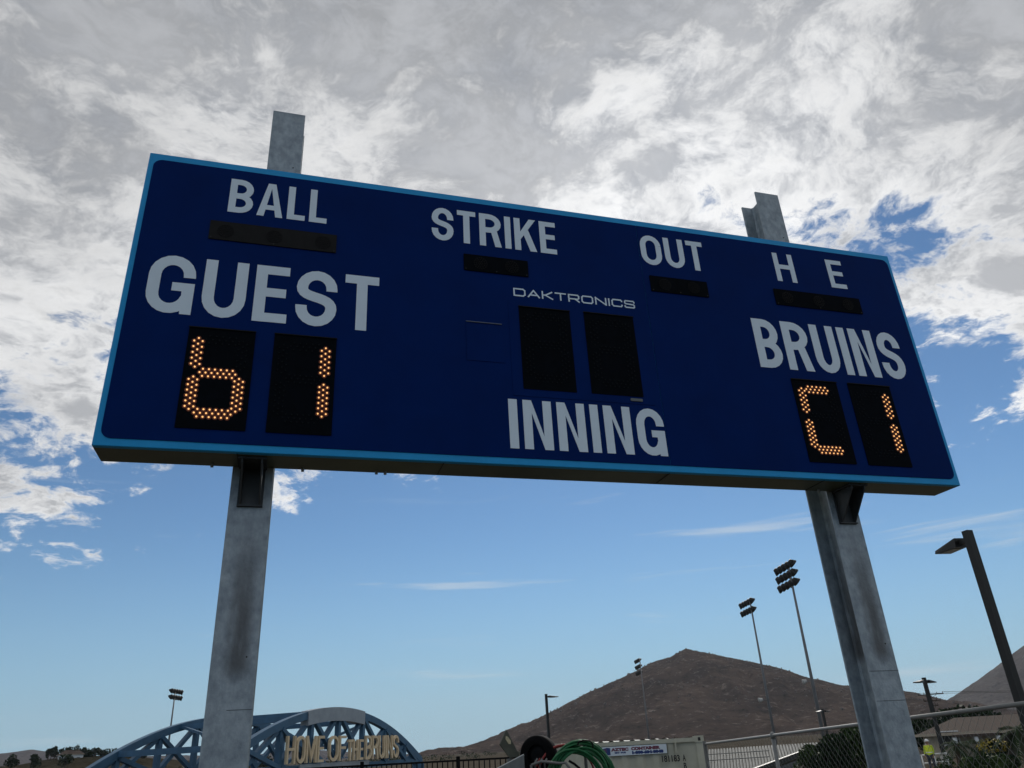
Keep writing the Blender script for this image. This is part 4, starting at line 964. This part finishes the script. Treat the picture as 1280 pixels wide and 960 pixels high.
def gpt(x, y, d):
    p = at_dist(x, y, d); return Vector((p[0], p[1], ground_z(p[0], p[1])))
def tall_for(x, ytop, d):
    p = at_dist(x, ytop, d); return p[2]-ground_z(p[0], p[1])
for i, (x, yt, d, cr, m, lab) in enumerate((
        (1012, 935, 47, 1.25, M_LEAF, 'low olive green tree in front of the ribbed roof building'), (1040, 922, 46, 1.5, M_LEAFD, 'dark green leafy tree next to the tall floodlight pole base'),
        (1064, 914, 48, 1.7, M_LEAF, 'olive green tree against the right steel post'))):
    tree(gpt(x, 930, d), tall_for(x, yt, d), cr, lab, 20+i, m, lobes=12, leaves=300, trunk_h=.2)
for i, (x, yt, d, cr, lab) in enumerate(((1210, 893, 135, 5.2, 'broad dark tree rising behind the tan roofed house'), (1232, 897, 138, 5.0, 'dark rounded tree behind the house, right of the broad one'), (1190, 910, 120, 4.0, 'dark bushy tree left of the tan house'),
                                  (1172, 907, 118, 3.4, 'dark tree behind the worker in the yellow vest'), (1262, 908, 140, 4.5, 'low dark tree above the house roof'), (1155, 902, 125, 3.2, 'dark tree beside the right steel post'))):
    tree(gpt(x, 915, d), tall_for(x, yt, d), cr, lab, 40+i, M_LEAFD, lobes=14, leaves=240, trunk_h=.15)
tree(gpt(1241, 930, 50), tall_for(1241, 925, 50), 1.15, 'bush covered in yellow blossom beside the house', 61, M_LEAFD, name='flowering_bush', lobes=9, leaves=260, trunk_h=.1, cat='bush')
yb = MB(); rr = random.Random(5); cb = gpt(1241, 930, 50)+Vector((0, 0, tall_for(1241, 926, 50)*.85)); leaf_cloud(yb, (0, 0, 0), .8, 240, .075, rr, .45)
for o_ in list(bpy.data.objects):
    if o_.name.startswith('flowering_bush') and o_.parent is None:
        fl = yb.build('blossom', M_LEAFY, o_); fl.location = cb-Vector(o_.location)
for i, (x, yt, d, lab) in enumerate(((1276, 908, 48, 'palm with drooping fronds near the large dark lamp post'), (1222, 926, 52, 'small palm in front of the tan house porch'), (1193, 927, 50, 'small palm beside the worker in the yellow vest'))):
    palm(gpt(x, 930, d), tall_for(x, yt+4, d), lab, 70+i)
for i, (x, yt, d, cr, lab) in enumerate(((1213, 950, 42, .9, 'low clipped green shrub before the porch'), (1229, 947, 43, .9, 'low green shrub next to the small porch palm'), (1258, 948, 40, 1.0, 'grey green shrub below the yellow blossom'), (1178, 945, 44, .8, 'low shrub at the feet of the worker'))):
    tree(gpt(x, 950, d), tall_for(x, yt, d), cr, lab, 80+i, M_LEAF, name='shrub', lobes=8, leaves=180, trunk_h=.1, cat='shrub')
# trees along the knoll on the left
rr = random.Random(11)
spots = [(62, 938, 1.6), (66, 934, 1.3), (71, 930.5, 1.6), (80, 934, 1.8), (84, 933, 1.5), (88, 934, 1.6), (96, 932.5, 2.4), (103, 935, 2.2), (109, 934.5, 2.2), (115, 937, 2.0), (120, 935.5, 2.2), (127, 934, 1.3), (133, 937, 2.0), (140, 938, 2.0), (147, 936.5, 2.4), (155, 939, 2.0), (165, 940, 2.3), (178, 941, 2.0), (15, 951, 2.0), (42, 949, 2.2), (83, 948.5, 2.4), (330, 950, 2.0), (337, 948, 2.2)]
for i, (x, yt, cr) in enumerate(spots):
    d = 400 if yt < 945 else 320; p = at_dist(x, yt, d); zg = at_dist(x, 946.5 if d == 400 else 957, d)[2]; hh = max(3.0, p[2]-zg)
    slim = cr < 1.7
    tree((p[0], p[1], zg-.8), hh+.8, cr*(1.0 if slim else 1.35), ('slim' if slim else 'rounded')+' dark tree in the row on the distant dry knoll', 100+i, M_LEAFD, 'trees on the distant knoll', lobes=7, leaves=70, trunk_h=.12, squash=1.5 if slim else .9, leaf=.42)
for i, x in enumerate((646, 650.5, 655.5, 642)):
    p = at_dist(x, 912.5-(x-650)*.45, 1490); zg = at_dist(x, 917.5-(x-650)*.42, 1490)[2]
    tree((p[0], p[1], zg-6), p[2]-zg+7, 3.4, 'small dark tree on the left shoulder of the brown hill', 140+i, M_LEAFD, 'trees on the hill shoulder', lobes=6, leaves=50, trunk_h=.1, squash=1.6, leaf=1.1)

def scrub(name, x0, x1, n, d0, d1, h0, h1, seed):
    rnd = random.Random(seed); mb = MB()
    for i in range(n):
        x = rnd.uniform(x0, x1); d = rnd.uniform(d0, d1); g = gpt(x, 940, d); h = rnd.uniform(h0, h1); leaf_cloud(mb, (g.x, g.y, g.z+h*.45), h*.75, 46, h*.13, rnd, .65)
    o = mb.build(name, M_LEAFD); o['kind'] = 'stuff'; o['label'] = 'distant dark scrub and tree tops along the foot of the hills'; o['category'] = 'scrub'
scrub('scrub', -60, 700, 260, 230, 520, 1.2, 3.0, 31)
scrub('scrub', 1040, 1330, 170, 130, 330, 1.5, 4.2, 32)
# ================================================================== HOUSES
def house(c, ang, w, dp, wh, rh, label, wall, roof, porch=False):
    r = empty('house', tuple(c), label, 'house'); ex = Vector((math.cos(ang), math.sin(ang), 0)); ey = Vector((-ex.y, ex.x, 0)); o = Vector(c); K = Local(r)
    P = lambda u, v, z: o+ex*u+ey*v+Vector((0, 0, z))
    K.part(MB().hexa([P(-w/2, 0, -.3), P(w/2, 0, -.3), P(w/2, dp, -.3), P(-w/2, dp, -.3), P(-w/2, 0, wh), P(w/2, 0, wh), P(w/2, dp, wh), P(-w/2, dp, wh)]), 'wall', wall)
    e = .6; rf = MB().add([P(-w/2-e, -e, wh+.02), P(w/2+e, -e, wh+.02), P(w/2+e, dp+e, wh+.02), P(-w/2-e, dp+e, wh+.02), P(-w/2+dp*.35, dp/2, wh+rh), P(w/2-dp*.35, dp/2, wh+rh)], [(0, 1, 5, 4), (1, 2, 5), (2, 3, 4, 5), (3, 0, 4), (3, 2, 1, 0)])
    rf = K.part(rf, 'roof', roof); K.part(MB().bar(P(-w/2-e, -e-.03, wh+.0), P(w/2+e, -e-.03, wh+.0), .06, .2), 'fascia', M_STUCCO, parent=rf)
    n = max(3, int(w/3.2))
    for i in range(n):
        u = -w/2+w*(i+.5)/n
        if i == n//2:
            dd = K.part(MB().bar(P(u, -.03, 0), P(u, -.03, 2.05), 1.0, .08, ey), 'door', M_WOOD); K.part(MB().box(*[q for ab in ((P(u+.35, -.1, 1).x-.03, P(u+.35, -.1, 1).x+.03), (P(u+.35, -.1, 1).y-.03, P(u+.35, -.1, 1).y+.03)) for q in ab], P(0, 0, 1).z, P(0, 0, 1.1).z), 'handle', M_STEEL, parent=dd)
        else:
            wn = K.part(MB().bar(P(u-.7, -.02, 1.45), P(u+.7, -.02, 1.45), .08, 1.1), 'window', M_WHITE); K.part(MB().bar(P(u-.6, -.07, 1.45), P(u+.6, -.07, 1.45), .02, .95), 'pane', M_GLASS, parent=wn)
    if porch:
        K.part(MB().hexa([P(-w*.32, -2.2, wh-.25), P(-w*.05, -2.2, wh-.25), P(-w*.05, -.05, wh-.15), P(-w*.32, -.05, wh-.15), P(-w*.32, -2.2, wh-.05), P(-w*.05, -2.2, wh-.05), P(-w*.05, -.05, wh+.0), P(-w*.32, -.05, wh+.0)]), 'porch_roof', M_ROOF)
        for u in (-.31, -.185, -.06): K.part(MB().tube([P(w*u, -2.0, 0), P(w*u, -2.0, wh-.25)], .16, 12), 'porch_column', M_WHITE)
hc = gpt(1262, 930, 80); house(hc, -rad(43), 12.5, 8, 1.75, 1.25, 'tan stucco house with low brown roof and white porch columns', M_STUCCO, M_ROOF, True)
p = at_dist(88, 946, 395); house((p[0], p[1], p[2]-2.2), rad(8), 9, 6, 3.0, 1.8, 'pale house among trees on the distant knoll', M_WHITE, M_ROOF)

# road in front of the house, white rail and worker
def road():
    a, b = gpt(1120, 940, 52), gpt(1330, 940, 36); t = (b-a).normalized(); s = Vector((-t.y, t.x, 0)); a -= t*6; b += t*30; mb = MB(); n = 40
    for i in range(n):
        p, q = a.lerp(b, i/n), a.lerp(b, (i+1)/n)
        mb.add([(*(p-s*3)[:2], ground_z(*(p-s*3)[:2])+.012), (*(q-s*3)[:2], ground_z(*(q-s*3)[:2])+.012), (*(q+s*3)[:2], ground_z(*(q+s*3)[:2])+.012), (*(p+s*3)[:2], ground_z(*(p+s*3)[:2])+.012)], [(0, 1, 2, 3)])
    o = mb.build('road', mat('pale_concrete_road', (0.36, 0.34, 0.30), 0.9, 0, 0.12, 1)); o['kind'] = 'structure'
    mb = MB()
    for sg in (-1, 1): mb.bar(a+s*3.1*sg+Vector((0, 0, .05)), b+s*3.1*sg+Vector((0, 0, .05)), .2, .15)
    k = mb.build('kerb', M_CONC); k['kind'] = 'structure'
road()
def rail():
    a, b = gpt(1150, 938, 58), gpt(1182, 938, 57.5); r = empty('rail_barrier', tuple(a.lerp(b, .5)), 'white pipe rail behind the worker in the yellow vest', 'rail'); K = Local(r)
    for z in (.95, .5): K.part(MB().tube([a+Vector((0, 0, z)), b+Vector((0, 0, z))], .04, 8), 'rail', M_WHITE, True)
    for u in (0, .5, 1): K.part(MB().tube([a.lerp(b, u)-Vector((0, 0, .1)), a.lerp(b, u)+Vector((0, 0, .98))], .04, 8), 'rail_post', M_WHITE, True)
rail()

def skin_mesh(name, joints, edges, m, parent, sub=1):
    me = bpy.data.meshes.new(name); me.from_pydata([j[0] for j in joints], edges, []); me.update(); me.materials.append(m)
    o = bpy.data.objects.new(name, me); COL.objects.link(o); o.parent = parent
    md = o.modifiers.new('skin', 'SKIN'); md.use_smooth_shade = True
    sv = me.skin_vertices[0].data if me.skin_vertices else None
    if sv is None:
        me.attributes.new if False else None
    return o, md
def person():
    b = gpt(1163, 945, 56); hgt = 1.76
    r = empty('person', tuple(b), 'worker in yellow safety vest and white hard hat standing beyond the fence', 'person')
    # facing along local -Y (towards the scoreboard); joints (x, y, z, rx)
    def ring_body(secs, n=14):
        mb = MB(); vs = []
        for (cx, cy, z, rx, ry) in secs:
            for k in range(n): a = 2*math.pi*k/n; vs.append((cx+rx*math.cos(a), cy+ry*math.sin(a), z))
        fs = [(i*n+k, i*n+(k+1) % n, (i+1)*n+(k+1) % n, (i+1)*n+k) for i in range(len(secs)-1) for k in range(n)]; fs += [tuple(range(n-1, -1, -1)), tuple((len(secs)-1)*n+k for k in range(n))]
        return mb.add(vs, fs)
    import bmesh
    verts = [((0, 0, .95), .15), ((0, .0, 1.12), .145), ((0, .01, 1.30), .165), ((0, .01, 1.42), .12), ((0, 0, 1.50), .058), ((0, -.01, 1.56), .07), ((0, -.015, 1.63), .098), ((0, -.01, 1.72), .085),
             ((.10, 0, .88), .095), ((.12, -.01, .50), .062), ((.13, .02, .09), .042), ((.14, -.10, .035), .038), ((-.10, 0, .88), .095), ((-.13, -.02, .50), .062), ((-.16, .02, .09), .042), ((-.17, -.10, .035), .038),
             ((.19, 0, 1.41), .062), ((.25, .02, 1.14), .045), ((.22, -.10, .92), .034), ((.20, -.14, .85), .026), ((-.19, 0, 1.41), .062), ((-.27, .02, 1.15), .045), ((-.25, -.10, .93), .034), ((-.24, -.14, .86), .026)]
    edges = [(0, 1), (1, 2), (2, 3), (3, 4), (4, 5), (5, 6), (6, 7), (0, 8), (8, 9), (9, 10), (10, 11), (0, 12), (12, 13), (13, 14), (14, 15), (3, 16), (16, 17), (17, 18), (18, 19), (3, 20), (20, 21), (21, 22), (22, 23)]
    for base, sx in ((19, 1), (23, -1)):                       # four fingers and a thumb per hand
        p = Vector(verts[base][0])
        for j, (ox, ln) in enumerate(((-.024, .075), (-.008, .085), (.008, .08), (.024, .065))):
            i0 = len(verts); verts += [((p.x+ox, p.y-.02, p.z-ln*.55), .0095), ((p.x+ox, p.y-.005, p.z-ln), .008)]; edges += [(base, i0), (i0, i0+1)]
        i0 = len(verts); verts += [((p.x-.035*sx, p.y-.03, p.z-.02), .010), ((p.x-.045*sx, p.y-.035, p.z-.05), .009)]; edges += [(base, i0), (i0, i0+1)]
    def skin(name, vs, es, m, parent, sub=2, root=0):
        bm = bmesh.new(); ly = bm.verts.layers.skin.verify(); vv = []
        for i, (c, rr_) in enumerate(vs):
            v = bm.verts.new(c); v[ly].radius = (rr_, rr_); v[ly].use_root = (i == root); vv.append(v)
        for a, c in es: bm.edges.new((vv[a], vv[c]))
        me = bpy.data.meshes.new(name); bm.to_mesh(me); bm.free(); me.materials.append(m); o = bpy.data.objects.new(name, me); COL.objects.link(o); o.parent = parent
        o.modifiers.new('skin', 'SKIN').use_smooth_shade = True; s = o.modifiers.new('sub', 'SUBSURF'); s.levels = sub; s.render_levels = sub
        return o
    skin('body', verts, edges, mat('skin', (0.32, 0.19, 0.13), 0.6), r)
    tv = [(verts[i][0], verts[i][1]*1.22) for i in (0, 8, 9, 10, 12, 13, 14)]; skin('trousers', tv, [(0, 1), (1, 2), (2, 3), (0, 4), (4, 5), (5, 6)], mat('dark_trousers', (0.03, 0.035, 0.05), 0.9), r)
    sv = [(verts[i][0], verts[i][1]*1.16) for i in (1, 2, 3, 16, 17, 18, 20, 21, 22)]; skin('shirt', sv, [(0, 1), (1, 2), (2, 3), (3, 4), (4, 5), (2, 6), (6, 7), (7, 8)], mat('lime_shirt', (0.42, 0.52, 0.03), 0.8), r)
    VM = mat('yellow_vest', (0.60, 0.70, 0.03), 0.7)
    ring_body([(0, 0, .92, .21, .16), (0, 0, 1.0, .205, .155), (0, 0, 1.2, .21, .16), (0, 0, 1.36, .215, .165), (0, 0, 1.44, .16, .12), (0, 0, 1.475, .10, .08)]).build('vest', VM, r, True)
    ring_body([(0, 0, 1.05, .2125, .1625), (0, 0, 1.10, .2125, .1625)]).build('reflective_band', M_WHITE, r)
    ring_body([(0, -.01, 1.665, .145, .165), (0, -.01, 1.675, .145, .165), (0, -.01, 1.68, .115, .135), (0, -.01, 1.74, .108, .125), (0, -.01, 1.785, .07, .085), (0, -.01, 1.80, .02, .03)]).build('hard_hat', M_WHITE, r, True)
    for sx in (-1, 1):
        for nm, loc, rr_ in (('ear', (.098*sx, .0, 1.63), .02), ('eye', (.034*sx, -.108, 1.635), .011)):
            mb = MB().lathe(loc, [(0, -rr_), (rr_*.8, -rr_*.5), (rr_, 0), (rr_*.8, rr_*.5), (0, rr_)], (1, 0, 0), 8); mb.build(nm, MATS['skin'] if nm == 'ear' else M_INK, r, True)
        MB().cham(.13*sx-.055, .13*sx+.055, -.17, .07, 0, .09, .02).build('boot', M_RUBBER, r, True)
    MB().lathe((0, -.11, 1.605), [(0, -.03), (.014, -.02), (.02, .0), (0, .02)], (0, -.3, 1), 8).build('nose', MATS['skin'], r, True)
    MB().box(-.025, .025, -.108, -.10, 1.565, 1.573).build('mouth', M_SIGNR, r)
    r.rotation_euler.z = rad(-60)
person()

# ================================================================== HAZE: even summer air round the whole place
def haze():
    mb = MB().box(-7300, 7300, -7300, 7300, -12, 420); m = bpy.data.materials.new('haze_air'); m.use_nodes = True; nt = m.node_tree; nt.nodes.clear()
    v = nt.nodes.new('ShaderNodeVolumePrincipled'); v.inputs['Color'].default_value = (0.80, 0.88, 1.0, 1); v.inputs['Density'].default_value = 0.000055; v.inputs['Anisotropy'].default_value = 0.2
    o = nt.nodes.new('ShaderNodeOutputMaterial'); nt.links.new(v.outputs[0], o.inputs['Volume'])
    h = mb.build('haze', m); h['kind'] = 'stuff'
haze()
